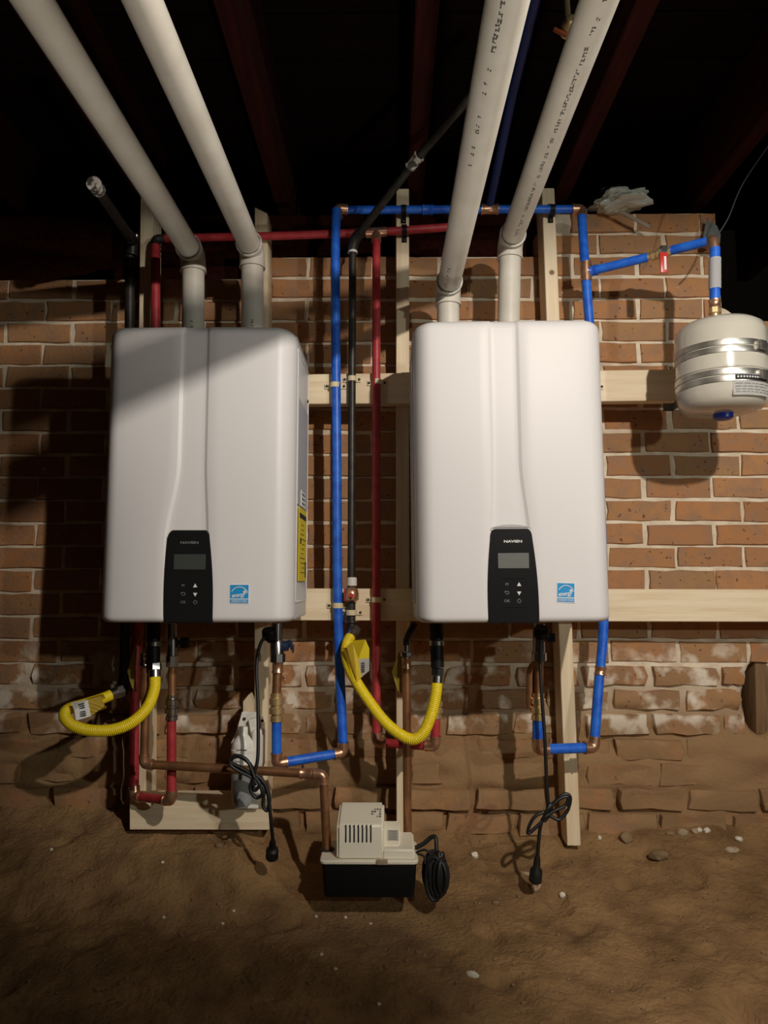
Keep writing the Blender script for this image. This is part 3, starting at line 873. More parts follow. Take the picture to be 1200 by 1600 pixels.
# blue right drop with U under the right heater
root = thing('cold_water_pipe', 'blue pipe down the right side of the right heater, ending in a U bend', 'pipe', P(928, 1170, YP))
q = [P(909, 338, -.128), P(915, 430, -.150), P(925, 560, -.150), P(937, 760, -.150), P(943, 960, -.155), P(938, 1046, -.165)]
obj('pipe', MB().tube(spline(q, 8), RB, 16), M_bluepaint, root)
m = MB(); elbow(m, h1 + Vector((-.05, 0, 0)), h1, P(911, 360, -.135), RB); obj('elbow', m, M_solder, root)
u = [P(937, 1050, -.165), P(928, 1168, -.185), P(840, 1171, -.225), P(840, 1124, -.225)]
run(root, u, RB, M_bluepaint)
coupling(root, P(938, 1048, -.165), P(937, 1050, -.165) - P(943, 970, -.155), RB * .97, .022, M_solder)
obj('tee', MB().tube([P(916, 440, -.15), P(915, 410, -.15)], RB * 1.22, 16).tube([P(915, 425, -.15), P(926, 422, -.152)], RB * 1.2, 14), M_solder, root)
union_stack(root, P(840, 1125, -.225), P(841, 1083, -.225), RB * .95)
obj('copper_stub', MB().tube([P(841, 1086, -.225), P(842, 1010, -.225)], RB * .9, 14), M_copper, root)
vb = MB(); nut(vb, P(842, 1026, -.225), (0, 0, 1), RB * 1.5, .024, 8); vb.tube([P(842, 1030, -.225), P(842, 974, -.225)], RB * 1.2, 12)
obj('service_valve', vb, M_chrome, root)
kb = MB()
for q_ in range(4): kb.box(P(856, 996, -.225) + Vector((q_ * .005, 0, 0)), (.0035, .024, .022), bev=.001, seg=1)
kb.tube([P(844, 996, -.225), P(866, 996, -.225)], .006, 8)
obj('valve_handle', kb, M_blackplastic, root)
sp_ = MB(); sp_.tube([P(842, 1035, -.225), P(832, 1042, -.215), P(829, 1050, -.215), P(828, 1108, -.215)], RB * .8, 12)
obj('relief_stub', sp_, M_copper, root)
# branch to the tank
TX, TY = P(1126, 560, -.345).x, -.345
root = thing('cold_water_pipe', 'blue branch pipe with red-handled valve running to the small tank', 'pipe', P(1033, 393, -.24))
b0, b1, b2, b3 = P(922, 424, -.152), P(1012, 402, -.225), P(1050, 391, -.255), P(1111, 376, -.325)
obj('pipe', MB().tube([b0, b1], RB * .95, 14), M_bluepaint, root)
obj('pipe', MB().tube([b2, b3], RB * .95, 14), M_bluepaint, root)
coupling(root, b0 + (b1 - b0) * .06, b1 - b0, RB, .022, M_bluepaint)
vb = MB(); vb.tube([b1 - (b1 - b0).normalized() * .005, b2 + (b3 - b2).normalized() * .006], RB * .72, 12)
nut(vb, b1.lerp(b2, .22), b2 - b1, RB * 1.05, .014); nut(vb, b1.lerp(b2, .85), b2 - b1, RB * 1.05, .014)
vc = b1.lerp(b2, .55); vb.lathe([(.004, -.016), (.014, -.012), (.017, 0), (.014, .012), (.004, .016)], vc, b2 - b1, 14)
obj('ball_valve', vb, M_brass, root)
nt_ = MB(); nut(nt_, vc + Vector((0, -.018, .002)), (0, -1, .1), .012, .012, 6)
obj('valve_nut', nt_, M_chrome, root)
hb = MB(); ha = vc + Vector((0, -.020, 0)); hd = P(1033, 433, -.26) - P(1033, 398, -.26)
hb.box(ha + hd * .55, (.020, .005, hd.length * .95), bev=.002); obj('valve_handle', hb, M_redhandle, root)
hp = MB().box(ha + hd * .6 + Vector((.003, -.003, 0)), (.006, .001, hd.length * .6)); obj('handle_print', hp, M_print, root)
m = MB(); dn0 = P(1117, 385, TY + .012); el_c = P(1115, 374, -.335)
elbow(m, b3, el_c, P(1117, 470, TY), RB * .95, .018); obj('elbow', m, M_solder, root)
t1, t2 = P(1117, 388, TY + .004), P(1117, 470, TY)
obj('pipe', MB().tube([t1, t2], RB, 14), M_bluepaint, root)
lb = MB(); 
ring = []
for j, py in enumerate((404, 452)):
    c = P(1117, py, TY + .002)
    for k in range(9):
        a = R(-100 + 25 * k - 60); ring.append(c + Vector((math.sin(a + R(20)) * (RB + .0018), -math.cos(a + R(20)) * (RB + .0018), 0)))
lb.add(ring, [(k, k + 1, 9 + k + 1, 9 + k) for k in range(8)]); bmesh.ops.solidify(lb.bm, geom=list(lb.bm.faces), thickness=-.0004)
lab(obj('pipe_label', lb, M_paper, root), 'white wrap label on the blue drop')
coupling(root, P(1117, 476, TY), (0, 0, 1), RB * .95, .024, M_solder)
nb_ = MB(); nut(nb_, P(1117, 486, TY), (0, 0, 1), RB * 1.25, .018, 8); nb_.tube([P(1117, 486, TY), P(1117, 503, TY)], RB * .9, 12)
obj('nipple', nb_, M_brass, root)

# red pipes
RR = .0118
root = thing('hot_water_pipe', 'red horizontal pipe across the top between the two heaters', 'pipe', P(500, 365, -.112))
run(root, [P(252, 373, -.112), P(420, 369, -.112), P(590, 363, -.112), P(716, 354, -.112)], RR, M_redpaint, corners=False)
obj('tee', MB().tube([P(572, 364, -.112), P(604, 362, -.112)], RR * 1.22, 14).tube([P(588, 363, -.112), P(588, 378, -.125)], RR * 1.2, 14), M_solder, root)
root = thing('hot_water_pipe', 'tall red pipe in the middle, turning right at its foot under the yellow hose', 'pipe', P(588, 1158, YP))
obj('pipe', MB().tube(spline([P(588, 376, -.125), P(588, 450, -.1435), P(588, 800, -.1435), P(588, 1146, -.1435)], 6), RR, 14), M_redpaint, root)
m = MB(); cc = P(588, 1160, -.150); elbow(m, P(588, 1100, -.1435), cc, P(672, 1166, -.215), RR); obj('elbow', m, M_solder, root)
e2 = P(680, 1166, -.225)
run(root, [cc + (e2 - cc) * .2, e2, P(681, 1120, -.225)], RR, M_redpaint)
union_stack(root, P(681, 1122, -.225), P(681, 1090, -.225), RR)
obj('copper_stub', MB().tube([P(681, 1092, -.225), P(681, 974, -.225)], RR * .9, 12), M_copper, root)
root = thing('hot_water_pipe', 'red pipe at the far left, turning up into the left heater', 'pipe', P(212, 1245, -.15))
m = MB(); elbow(m, P(262, 373, -.112), P(243, 374, -.118), P(243, 410, -.135), RR); obj('elbow', m, M_iron, root)
obj('pipe', MB().tube(spline([P(243, 384, -.128), P(243, 450, -.1435), P(240, 600, -.1435), P(214, 1000, -.1435), P(209, 1236, -.1435)], 6), RR * 1.1, 14), M_redpaint, root)
e0, e1 = P(211, 1244, -.150), P(268, 1251, -.235)
run(root, [P(209, 1220, -.1435), e0, e1, P(268, 1124, -.235)], RR, M_redpaint)
union_stack(root, P(268, 1125, -.235), P(269, 1085, -.235), RR, M_chrome)
obj('copper_stub', MB().tube([P(269, 1088, -.235), P(269, 1030, -.235)], RR * .85, 12), M_copper, root)
vb = MB(); nut(vb, P(269, 1033, -.235), (0, 0, 1), RR * 1.4, .03, 8); vb.tube([P(269, 1030, -.235), P(269, 974, -.235)], RR * 1.2, 12)
obj('service_valve', vb, M_chrome, root)
kb = MB()
for q_ in range(4): kb.box(P(284, 1004, -.235) + Vector((q_ * .005, 0, 0)), (.0035, .024, .026), bev=.001, seg=1)
kb.tube([P(272, 1004, -.235), P(292, 1004, -.235)], .006, 8)
obj('valve_handle', kb, M_blackplastic, root)

# black iron gas pipes
RG = .0108
root = thing('gas_pipe', 'black iron gas pipe standing between the blue and red pipes', 'pipe', P(549, 985, YP))
g0 = P(551, 388, -.142)
obj('pipe', MB().tube([g0, P(550, 600, -.142), P(549, 905, -.142)], RG, 14), M_iron, root)
coupling(root, P(551, 391, -.142), (0, 0, 1), RG * 1.05, .018, M_dope, 'thread_sealant')
m = MB(); gA, gB, gC = P(553, 376, -.150), P(648, 252, -.36), P(742, 142, -.54)
elbow(m, g0, gA, gB, RG * 1.2, .022); obj('elbow', m, M_iron, root)
obj('pipe', MB().tube([gA.lerp(gB, .12), gB], RG, 14), M_iron, root)
obj('pipe', MB().tube([gB, gC], RG, 14), M_iron, root)
coupling(root, gB, gC - gB, RG * 1.15, .04, M_oldfit, 'coupling')
gv = MB(); gv.tube([P(549, 900, -.145), P(549, 985, -.150)], RG * 1.05, 14)
obj('nipple', gv, M_iron, root)
s1 = MB(); s1.lathe([(RG, 0), (RG * 1.25, .002), (RG * 1.2, .022), (RG, .024)], P(550, 916, -.147), (0, 0, 1), 14); obj('thread_sealant', s1, M_dope, root)
s2 = MB(); s2.lathe([(RG, 0), (.020, .006), (.021, .022), (.018, .034), (RG, .040)], P(549, 941, -.154), (0, 0, 1), 14)
obj('shutoff_valve', s2, M_solder, root)
hb = MB().box(P(540, 930, -.158), (.010, .012, .034), bev=.003); hb.tube([P(549, 930, -.16), P(549, 930, -.185)], .006, 8)
obj('valve_handle', hb, M_redhandle, root)
s3 = MB(); s3.lathe([(RG, 0), (.018, .003), (.018, .007), (RG, .010)], P(549, 974, -.150), (0, 0, 1), 16); obj('valve_collar', s3, M_chrome, root)
root = thing('gas_pipe', 'black iron gas pipe at upper left beside the farthest left stud', 'pipe', P(196, 505, YP))
obj('pipe', MB().tube([P(203, 392, -.150), P(202, 600, -.150), P(197, 900, -.150), P(193, 1062, -.150)], .0135, 14), M_iron, root)
m = MB(); la, lb2 = P(208, 378, -.155), P(150, 292, -.50)
elbow(m, P(203, 420, -.150), la, lb2, .0145, .026); obj('elbow', m, M_iron, root)
obj('pipe', MB().tube([la.lerp(lb2, .1), lb2], .0125, 14), M_iron, root)
coupling(root, lb2, lb2 - la, .014, .035, M_oldfit)
coupling(root, P(213, 372, -.16), (0, 0, 1), .006, .02, M_chrome, 'test_plug')
m = MB(); elbow(m, P(193, 1040, -.150), P(192, 1080, -.155), P(184, 1082, -.200), .013, .018); obj('elbow', m, M_iron, root)

# drains
root = thing('condensate_pipe', 'copper drain pipe from the left heater across to the pump', 'pipe', P(512, 1345, -.30))
cpts = [Vector((P(226, 1100, -.26).x, -.26, ZU)), P(225, 1194, -.26), P(505, 1210, -.30), P(511, 1330, -.30)]
run(root, cpts, .0108, M_copper)
coupling(root, P(226, 1030, -.26), (0, 0, 1), .0108, .03, M_chrome, 'union')
coupling(root, P(478, 1208.5, -.295), cpts[2] - cpts[1], .0112, .03, M_solder)
coupling(root, P(229, 1014, -.26), (0, 0, 1), .008, .03, M_chrome, 'nipple')
root = thing('condensate_pipe', 'upright copper drain pipe from the right heater behind the pump', 'pipe', P(637, 1300, -.27))
cpts = [P(635, 1030, -.22), P(637, 1335, -.215)]
run(root, cpts, .0108, M_copper)
coupling(root, P(635, 1036, -.22), (0, 0, 1), .0108, .028, M_solder)
ub = MB(); nut(ub, P(635, 1022, -.22), (0, 0, 1), .016, .014, 8); ub.tube([P(635, 1030, -.22), P(635, 1008, -.22)], .009, 10)
obj('union', ub, M_chrome, root)
obj('drain_hose', MB().tube(spline([P(635, 1010, -.22), P(635, 1000, -.222), P(640, 988, -.25), P(648, 974, -.26)], 6), .008, 10), M_blackplastic, root)

# ------------------------------------------------------------ yellow gas hoses
def hose(label, pts, r, nut_a, nut_b):
    path = resample(spline(pts, 24), .0011)
    rs = [r * (1 + .055 * math.cos(2 * math.pi * i / 4.0)) for i in range(len(path))]
    root = thing('gas_hose', label, 'hose', min(path, key=lambda p: p.z), 'yellow gas hoses')
    obj('hose', MB().tube(path, rs, 14), M_hose, root, 180)
    for p, q in ((path[0], path[12]), (path[-1], path[-13])):
        d = (p - q).normalized(); m = MB()
        m.lathe([(r * .95, -.010), (r * 1.08, -.010), (r * 1.08, .006), (r * .9, .008)], p, d, 16)
        nut(m, p + d * .016, d, r * 1.22, .020, 6)
        obj('hose_nut', m, M_chrome, root)
    return root, path
hp = [P(550, 992, -.165), P(543, 1004, -.185), P(541, 1022, -.20), P(548, 1048, -.215), P(566, 1080, -.23), P(598, 1124, -.255), P(626, 1148, -.275), P(646, 1155, -.285),
      P(662, 1144, -.29), P(674, 1116, -.29), P(681, 1085, -.285), P(683, 1060, -.28)]
hr_, path = hose('yellow gas hose hanging in a U between the heaters, tag near its top', hp, .0140, 0, 0)
bi = MB().tube([P(683, 1042, -.28), P(682, 1000, -.275), P(681, 973, -.27)], .0165, 12)
gi = obj('gas_inlet', bi, M_blackplastic, hr); lab(gi, 'black gas inlet fitting under the heater')
obj('inlet_ring', MB().lathe([(.0165, 0), (.0195, .002), (.0195, .012), (.0165, .014)], P(682, 1008, -.277), (0, 0, 1), 16), M_chrome, gi)
# tag on it
def sheet(pts, th, flip=False):
    m = MB(); m.add(pts, [tuple(range(len(pts)))]); bmesh.ops.solidify(m.bm, geom=list(m.bm.faces), thickness=th); return m
ta = sheet([P(551, 1001, -.235), P(571, 999, -.24), P(577, 1013, -.24), P(577, 1028, -.238), P(560, 1030, -.235)], .001)
t = obj('hose_tag', ta, M_yellowlab, hr_); lab(t, 'yellow and white paper tag')
obj('tag_panel', sheet([P(560, 1030, -.235), P(577, 1028, -.238), P(577, 1048, -.236), P(565, 1058, -.232)], .001), M_paper, t)
tp = MB()
for k in range(5): tp.box(P(567.5, 1036 + k * 3.2, -.239), (.008, .0008, .0022))
obj('tag_print', tp, M_ink, t)
obj('tag_strip', sheet([P(535, 1012, -.222), P(542, 1012, -.230), P(556, 1064, -.248), P(557, 1069, -.246)], .001), M_hosetag, t)
obj('tag_strip', sheet([P(541, 1010, -.235), P(551, 1003, -.236), P(560, 1030, -.236), P(565, 1058, -.234), P(558, 1066, -.238)], .001), M_hosetag, t)

hp = [P(242, 1052, -.275), P(241, 1078, -.285), P(229, 1107, -.30), P(204, 1130, -.315), P(172, 1141, -.325), P(138, 1141, -.33), P(113, 1133, -.33), P(101, 1119, -.325),
      P(107, 1108, -.31), P(130, 1101, -.28), P(156, 1093, -.24), P(178, 1084, -.21)]
hl_, path = hose('yellow gas hose curling out to the left under the left heater', hp, .0140, 0, 0)
bi = MB().tube([P(240, 1036, -.272), P(240, 973, -.265)], .0165, 12)
gi = obj('gas_inlet', bi, M_blackplastic, hl); lab(gi, 'black gas inlet fitting under the heater')
obj('inlet_ring', MB().lathe([(.0165, 0), (.0195, .002), (.0195, .012), (.0165, .014)], P(240, 1010, -.27), (0, 0, 1), 16), M_chrome, gi)
# tag wrapped along the hose end
def wrap(a, b, r, m_, name, par, squash=.7):
    d = (b - a).normalized(); up = Vector((0, 0, 1)); s = d.cross(up).normalized(); u2 = s.cross(d); pts = []
    for p in (a, b):
        for k in range(13):
            an = R(30 + 25 * k); pts.append(p + s * math.cos(an) * r * squash + u2 * math.sin(an) * r)
    m = MB(); m.add(pts, [(k, k + 1, 13 + k + 1, 13 + k) for k in range(12)])
    bmesh.ops.solidify(m.bm, geom=list(m.bm.faces), thickness=.0008)
    return obj(name, m, m_, par)
A_, B_, C_ = P(114, 1110, -.305), P(137, 1104, -.285), P(162, 1096, -.255)
t = obj('hose_tag', sheet([P(111, 1098, -.335), P(137, 1093, -.325), P(142, 1119, -.325), P(119, 1126, -.335), P(116, 1110, -.340)], .001), M_paper, hl_); lab(t, 'white and yellow paper tag')
obj('tag_panel', sheet([P(137, 1093, -.325), P(157, 1088, -.305), P(164, 1103, -.300), P(142, 1119, -.325)], .001), M_hosetag, t)
wrap(B_, C_, .019, M_hosetag, 'tag_band', t, .9)
tp = MB(); dd = (B_ - A_)
for k in range(7):
    if k in (3,): continue
    c = P(127 + k * .5, 1100 + k * 3, -.3335); tp.box(c, (.014, .003, .0022), Matrix.Rotation(R(-12), 3, 'Y'))
obj('tag_print', tp, M_ink, t)

# old paper tags hanging by the drains
def leaf_tag(pts, label):
    m = MB(); m.add(pts, [(0, 1, 2, 3), (3, 2, 4, 5)]); bmesh.ops.solidify(m.bm, geom=list(m.bm.faces), thickness=.0012)
    top = Vector(pts[0]); m.tube([top + Vector((.002, .002, -.003)), top + Vector((.012, .004, .02)), top + Vector((.02, .004, .05))], .0008, 6)
    return tag(obj('paper_tag', m, M_oldtag, None, 20), label, 'tag')
leaf_tag([P(209, 1012, -.215), P(214, 1018, -.205), P(211, 1052, -.215), P(199, 1050, -.225), P(214, 1084, -.205), P(206, 1074, -.215)], 'crumpled olive yellow tag under the left heater beside the copper drain')
leaf_tag([P(624, 1017, -.215), P(627, 1024, -.20), P(628, 1052, -.20), P(612, 1050, -.21), P(628, 1085, -.195), P(621, 1078, -.205)], 'crumpled yellow tag beside the upright copper drain near the right heater')

# ------------------------------------------------------------ pipe straps
def strap(px, py, Yc, r, label, m_=None, horiz=False, Yb=YR):
    c = P(px, py, Yc); root = thing('pipe_strap', label, 'pipe strap', c, None); m = MB()
    m_ = m_ or M_clamp; w_ = .014; pts = []
    prof = [(-r * 2.3, Yb - .0045), (-r * 1.12, Yb - .0045)] + [(-r * 1.13 * math.cos(a), Yc - r * 1.13 * math.sin(a)) for a in [R(15 * k) for k in range(13)]] + [(r * 1.12, Yb - .0045), (r * 2.3, Yb - .0045)]
    n = len(prof); vs = []
    for s in (-1, 1):
        for x, y in prof:
            vs.append(Vector((c.x + x, y, c.z + s * w_ / 2)) if not horiz else Vector((c.x + s * w_ / 2, y, c.z + x)))
    m.add(vs, [(k, k + 1, n + k + 1, n + k) for k in range(n - 1)])
    bmesh.ops.recalc_face_normals(m.bm, faces=m.bm.faces)
    bmesh.ops.solidify(m.bm, geom=list(m.bm.faces), thickness=.0022)
    obj('band', m, m_, root)
    for s in (-1, 1):
        p = Vector((c.x + s * r * 1.85, Yb - .006, c.z)) if not horiz else Vector((c.x, Yb - .006, c.z + s * r * 1.85))
        obj('screw', MB().lathe([(.0035, 0), (.0035, .002), (.001, .003)], p, (0, -1, 0), 8), M_iron, root)
strap(524, 602, YP, RB, 'beige strap holding the blue pipe to the upper board')
strap(550, 592, -.142, RG, 'beige strap holding the black gas pipe to the upper board')
strap(589, 597, -.1435, RR, 'beige strap holding the red pipe to the upper board')
strap(528, 946, YP, RB, 'beige strap holding the blue pipe to the lower board')
strap(549, 957, -.150, RG * 1.2, 'beige strap holding the gas shutoff to the lower board')
strap(588, 937, -.1435, RR, 'beige strap holding the red pipe to the lower board')
strap(929, 602, -.150, RB, 'beige strap on the upper board at the right heater edge')
strap(631, 328, -.118, RB * .95, 'black hanger on the stud holding the blue top pipe beside the right heater', M_blackplastic, True, YS)
strap(632, 360, -.112, RR, 'black hanger on the stud holding the red top pipe', M_blackplastic, True, YS)
strap(863, 327, -.118, RB * .95, 'black hanger on the rightmost stud holding the blue top pipe', M_blackplastic, True, YS)

# ------------------------------------------------------------ expansion tank
tz1 = P(1126, 506, TY).z; tz0 = P(1126, 648, TY).z; TR_ = .107
root = thing('expansion_tank', 'small bone-white steel tank with two metal straps beside the brick corner', 'tank', (TX, TY, tz0))
H = tz1 - tz0
prof = [(.004, 0), (.06, .003), (.088, .009), (.101, .022), (TR_, .042), (TR_, H * .5), (TR_, H - .034), (.101, H - .016), (.086, H - .005), (.05, H), (.004, H + .001)]
obj('body', MB().lathe(prof, (TX, TY, tz0), (0, 0, 1), 48), M_tank, root, 60)
def zt_(py): return P(1126, py, TY - .1).z
obj('seam', MB().lathe([(TR_, -.003), (TR_ + .0025, -.001), (TR_ + .0025, .001), (TR_, .003)], (TX, TY, zt_(572)), (0, 0, 1), 48, cap=False), M_tank, root)
for py in (539, 585):
    bd = MB()
    for dz in (.0075, -.0095):
        z = zt_(py) + dz
        bd.lathe([(TR_ - .002, -.007), (TR_ + .002, -.007), (TR_ + .0028, 0), (TR_ + .002, .007), (TR_ - .002, .007)], (TX, TY, z), (0, 0, 1), 48, cap=False)
    bd2 = bd
    o = obj('strap', bd2, M_steel, root); lab(o, 'bright metal strap around the tank')
    cl = MB(); a = R(-62); cl.box((TX + (TR_ + .006) * math.cos(a), TY + (TR_ + .006) * math.sin(a), zt_(py)), (.012, .024, .022), Matrix.Rotation(a, 3, 'Z'), bev=.002)
    obj('strap_buckle', cl, M_steel, o)
# arm from the tank straps to the board
arm = MB(); pa_ = P(1050, 596, -.132); pb_ = Vector((TX - .055, TY + .094, zt_(587))); pa_.z = pb_.z
dv_ = pb_ - pa_; arm.box((pa_ + pb_) / 2, (dv_.length, .003, .022), Matrix.Rotation(math.atan2(dv_.y, dv_.x), 3, 'Z'), bev=.0008, seg=1)
arm.box(pa_ + Vector((-.012, .0005, 0)), (.03, .003, .022))
obj('mounting_arm', arm, mat('dull_band', (.20, .19, .17), .5, .8), root)
def curved(name, a0, a1, z0, z1, rr, m_, par):
    n = 12; pts = []
    for z in (z0, z1):
        for k in range(n + 1):
            a = R(a0 + (a1 - a0) * k / n); pts.append(Vector((TX + rr * math.sin(a), TY - rr * math.cos(a), z)))
    m = MB(); m.add(pts, [(k, k + 1, n + 2 + k, n + 1 + k) for k in range(n)]); bmesh.ops.solidify(m.bm, geom=list(m.bm.faces), thickness=.0006)
    return obj(name, m, m_, par)
tl_ = lab(curved('rating_label', -12, 42, zt_(618), zt_(583), TR_ + .0009, M_paper, root), 'white printed rating label')
curved('label_heading', -9, 36, zt_(594), zt_(586.5), TR_ + .0036, M_ink, tl_)
lp = MB(); rr = random.Random(2)
for row_, py in enumerate((600, 604.5, 609, 613)):
    a = -9
    while a < 38:
        l = rr.uniform(3, 9); an = R(a + l / 2)
        lp.box((TX + (TR_ + .0016) * math.sin(an), TY - (TR_ + .0016) * math.cos(an), zt_(py)), (TR_ * R(l), .0006, .0016), Matrix.Rotation(an, 3, 'Z')); a += l + 2
obj('label_print', lp, M_greyink, tl_)
hd_ = MB(); a = -5
for k in range(11):
    an = R(-6 + k * 3.6); hd_.box((TX + (TR_ + .0042) * math.sin(an), TY - (TR_ + .0042) * math.cos(an), zt_(590)), (.0040, .0006, .0042), Matrix.Rotation(an, 3, 'Z'))
obj('heading_print', hd_, M_print, tl_)
obj('valve_cap', MB().lathe([(.022, .006), (.024, 0), (.023, -.010), (.016, -.014), (.004, -.015)], (TX, TY, tz0 + .001), (0, 0, 1), 20), M_bluecap, root)
obj('top_collar', MB().lathe([(.024, -.004), (.020, .006), (.014, .012)], (P(1117, 490, TY).x, TY, tz1 - .004), (0, 0, 1), 20), M_tank, root)

# ------------------------------------------------------------ pump
Yf, Yb_ = -.372, -.235
def pz(py, Y=Yf): return P(575, py, Y).z
xl, xr = P(499, 1345, Yf).x, P(654, 1345, Yf).x
zl = pz(1346); zbt = pz(1405)
root = thing('condensate_pump', 'cream condensate pump on a black tank standing on the dirt', 'pump', ((xl + xr) / 2, (Yf + Yb_) / 2, zbt))
pxc = (xl + xr) / 2; pyc = (Yf + Yb_) / 2; pw = xr - xl; pdp = Yb_ - Yf
m = MB(); ta_, ba_ = .004, .012; vs = []
def rrect(cx, cy, wx, wy, r, z, n=5):
    out = []
    for (sx, sy, a0) in ((1, 1, 0), (-1, 1, 90), (-1, -1, 180), (1, -1, 270)):
        for k in range(n + 1):
            a = R(a0 + 90 * k / n); out.append(Vector((cx + sx * (wx / 2 - r) + r * math.cos(a), cy + sy * (wy / 2 - r) + r * math.sin(a), z)))
    return out
def loft(secs):
    n = len(secs[0]); m = MB()
    fc = [(i * n + k, i * n + (k + 1) % n, (i + 1) * n + (k + 1) % n, (i + 1) * n + k) for i in range(len(secs) - 1) for k in range(n)]
    fc += [tuple(range(n)), tuple((len(secs) - 1) * n + k for k in range(n))]
    return m.add([p for s in secs for p in s], fc)
obj('reservoir', loft([rrect(pxc, pyc, pw - .022, pdp - .022, .012, zbt), rrect(pxc, pyc, pw - .018, pdp - .018, .012, zbt + .004), rrect(pxc, pyc, pw - .008, pdp - .008, .012, zl - .006)]), M_blackplastic, root)
obj('lid', loft([rrect(pxc, pyc, pw - .002, pdp - .002, .012, zl - .007), rrect(pxc, pyc, pw, pdp, .013, zl - .005), rrect(pxc, pyc, pw, pdp, .013, zl - .001), rrect(pxc, pyc, pw - .004, pdp - .004, .012, zl + .001)]), M_cream, root)
# stepped motor cover
def hull(xa, xb, prof, name, m_=M_cream, bev=.006):
    m = MB().prism([(xa, y, z) for y, z in prof], (xb - xa, 0, 0)); bmesh.ops.recalc_face_normals(m.bm, faces=m.bm.faces)
    bmesh.ops.bevel(m.bm, geom=list(m.bm.edges), offset=bev, segments=3, affect='EDGES'); return obj(name, m, m_, root)
Yc = Yf + .010
x1_, x2_ = P(526, 1340, Yc).x, P(600, 1340, Yc).x
zs = P(560, 1289, Yc).z; zt3 = P(560, 1252, Yb_ - .01).z
cov = hull(x1_, x2_, [(Yc, zl - .002), (Yc, zs), (Yb_ - .045, zt3 - .003), (Yb_ + -.012, zt3), (Yb_ - .008, zl - .002)], 'motor_cover')
x3_ = P(626, 1340, Yc).x; x4_ = P(648, 1340, Yc).x
zm = P(612, 1282, Yb_ - .01).z; zr = P(640, 1299, Yb_ - .012).z; zlow = P(625, 1327, Yc).z
hull(x2_ - .008, x3_, [(Yc + .020, zl - .002), (Yc + .020, zlow), (Yb_ - .055, zlow + .022), (Yb_ - .03, zm - .002), (Yb_ - .010, zm), (Yb_ - .010, zl - .002)], 'float_switch_cover', bev=.004)
hull(x2_ - .004, x4_, [(Yc + .001, zl - .002), (Yc + .001, zlow - .001), (Yb_ - .04, zr - .002), (Yb_ - .014, zr), (Yb_ - .012, zl - .002)], 'switch_housing', bev=.004)
for k in range(7):
    c = P(540.5 + k * 6.5, 1302.5, Yc - .0006); c2 = MB().box(c, (.0034, .0016, .040), bev=.0012, seg=2)
    obj('vent_slot', c2, M_ink, cov)
# print on the sloping top and labels on the switch cover
sl = Vector((0, (Yb_ - .045) - Yc, (zt3 - .003) - zs)).normalized()
pr = MB(); rr = random.Random(6)
nrm_ = Vector((1, 0, 0)).cross(sl).normalized()
if nrm_.z < 0: nrm_ = -nrm_
rot_ = Matrix((Vector((1, 0, 0)), sl, nrm_)).transposed()
for j in range(4):
    for i in range(4):
        if rr.random() < .72:
            b0_ = Vector((P(581 + i * 4.2, 1280, Yc).x, Yc, zs)) + sl * (.038 + j * .011) + nrm_ * .0006
            pr.box(b0_, (rr.uniform(.003, .006), rr.uniform(.004, .007), .0006), rot_)
obj('cover_print', pr, M_pumpink, cov)
pl_ = MB()
for (a, b, c_, d_) in ((604, 622, 1284, 1297), (603, 623, 1301, 1318)):
    Yl = -.3
    p0_, p1_ = P(a, c_, Yl), P(b, d_, Yl)
slo = Vector((0, (Yb_ - .055) - (Yc + .020), .022)).normalized(); n2 = Vector((1, 0, 0)).cross(slo).normalized()
if n2.z < 0: n2 = -n2
rot2 = Matrix((Vector((1, 0, 0)), slo, n2)).transposed()
pc = Vector((P(614, 1310, -.33).x, Yc + .020, zlow)) + slo * .035 + n2 * .0008
pl_.box(pc, (.027, .036, .0008), rot2); lbl = obj('switch_label', pl_, M_pumplabel, root); lab(lbl, 'small grey printed label')
pp = MB()
for k in range(5): pp.box(pc + slo * (-.013 + k * .0065) + n2 * .0007, (.020, .0022, .0005), rot2)
obj('label_print', pp, M_pumpink, lbl)
obj('lid_clip', MB().box(P(597, 1347, Yf - .002), (.026, .004, .012), bev=.001), mat('tan_clip', (.33, .24, .16), .5), root)
# inlet hole rim
obj('inlet_ring', MB().lathe([(.013, 0), (.018, 0), (.018, .003), (.013, .003)], (P(511, 1335, -.30).x, -.30, zl + .0005), (0, 0, 1), 20), M_ink, root)
# cord and bundle
cd = MB(); cd.tube(spline([P(649, 1325, -.30), P(662, 1318, -.30), P(674, 1308, -.30), P(681, 1310, -.31), P(682, 1330, -.32), P(684, 1345, -.325)], 8), .0052, 10)
cd.tube(spline([P(650, 1332, -.32), P(662, 1328, -.33), P(670, 1332, -.335), P(672, 1345, -.335)], 8), .0026, 8)
cd.tube(spline([P(652, 1334, -.33), P(662, 1338, -.34), P(664, 1350, -.345)], 8), .0026, 8)
obj('cord', cd, M_rubber, root)
bn = MB(); rr = random.Random(12); bc = P(684, 1368, -.335)
for k in range(15):
    a0 = rr.uniform(0, 6.28); w0 = rr.uniform(.008, .027); h0_ = rr.uniform(.036, .056); pts = []
    off = Vector((rr.uniform(-.012, .012), rr.uniform(-.014, .014), rr.uniform(-.006, .006)))
    for q_ in range(15):
        t = 2 * math.pi * q_ / 14
        pts.append(bc + off + Vector((w0 * math.cos(t) * math.cos(a0), w0 * math.cos(t) * math.sin(a0), h0_ * math.sin(t))))
    bn.tube(pts, .0050, 8)
bn.lathe([(.014, 0), (.017, .003), (.017, .012), (.014, .015)], bc + Vector((-.002, 0, .010)), (0.15, 0, 1), 14)
lab(obj('cord_bundle', bn, M_rubber, root), 'coiled black cord tied in a bundle')

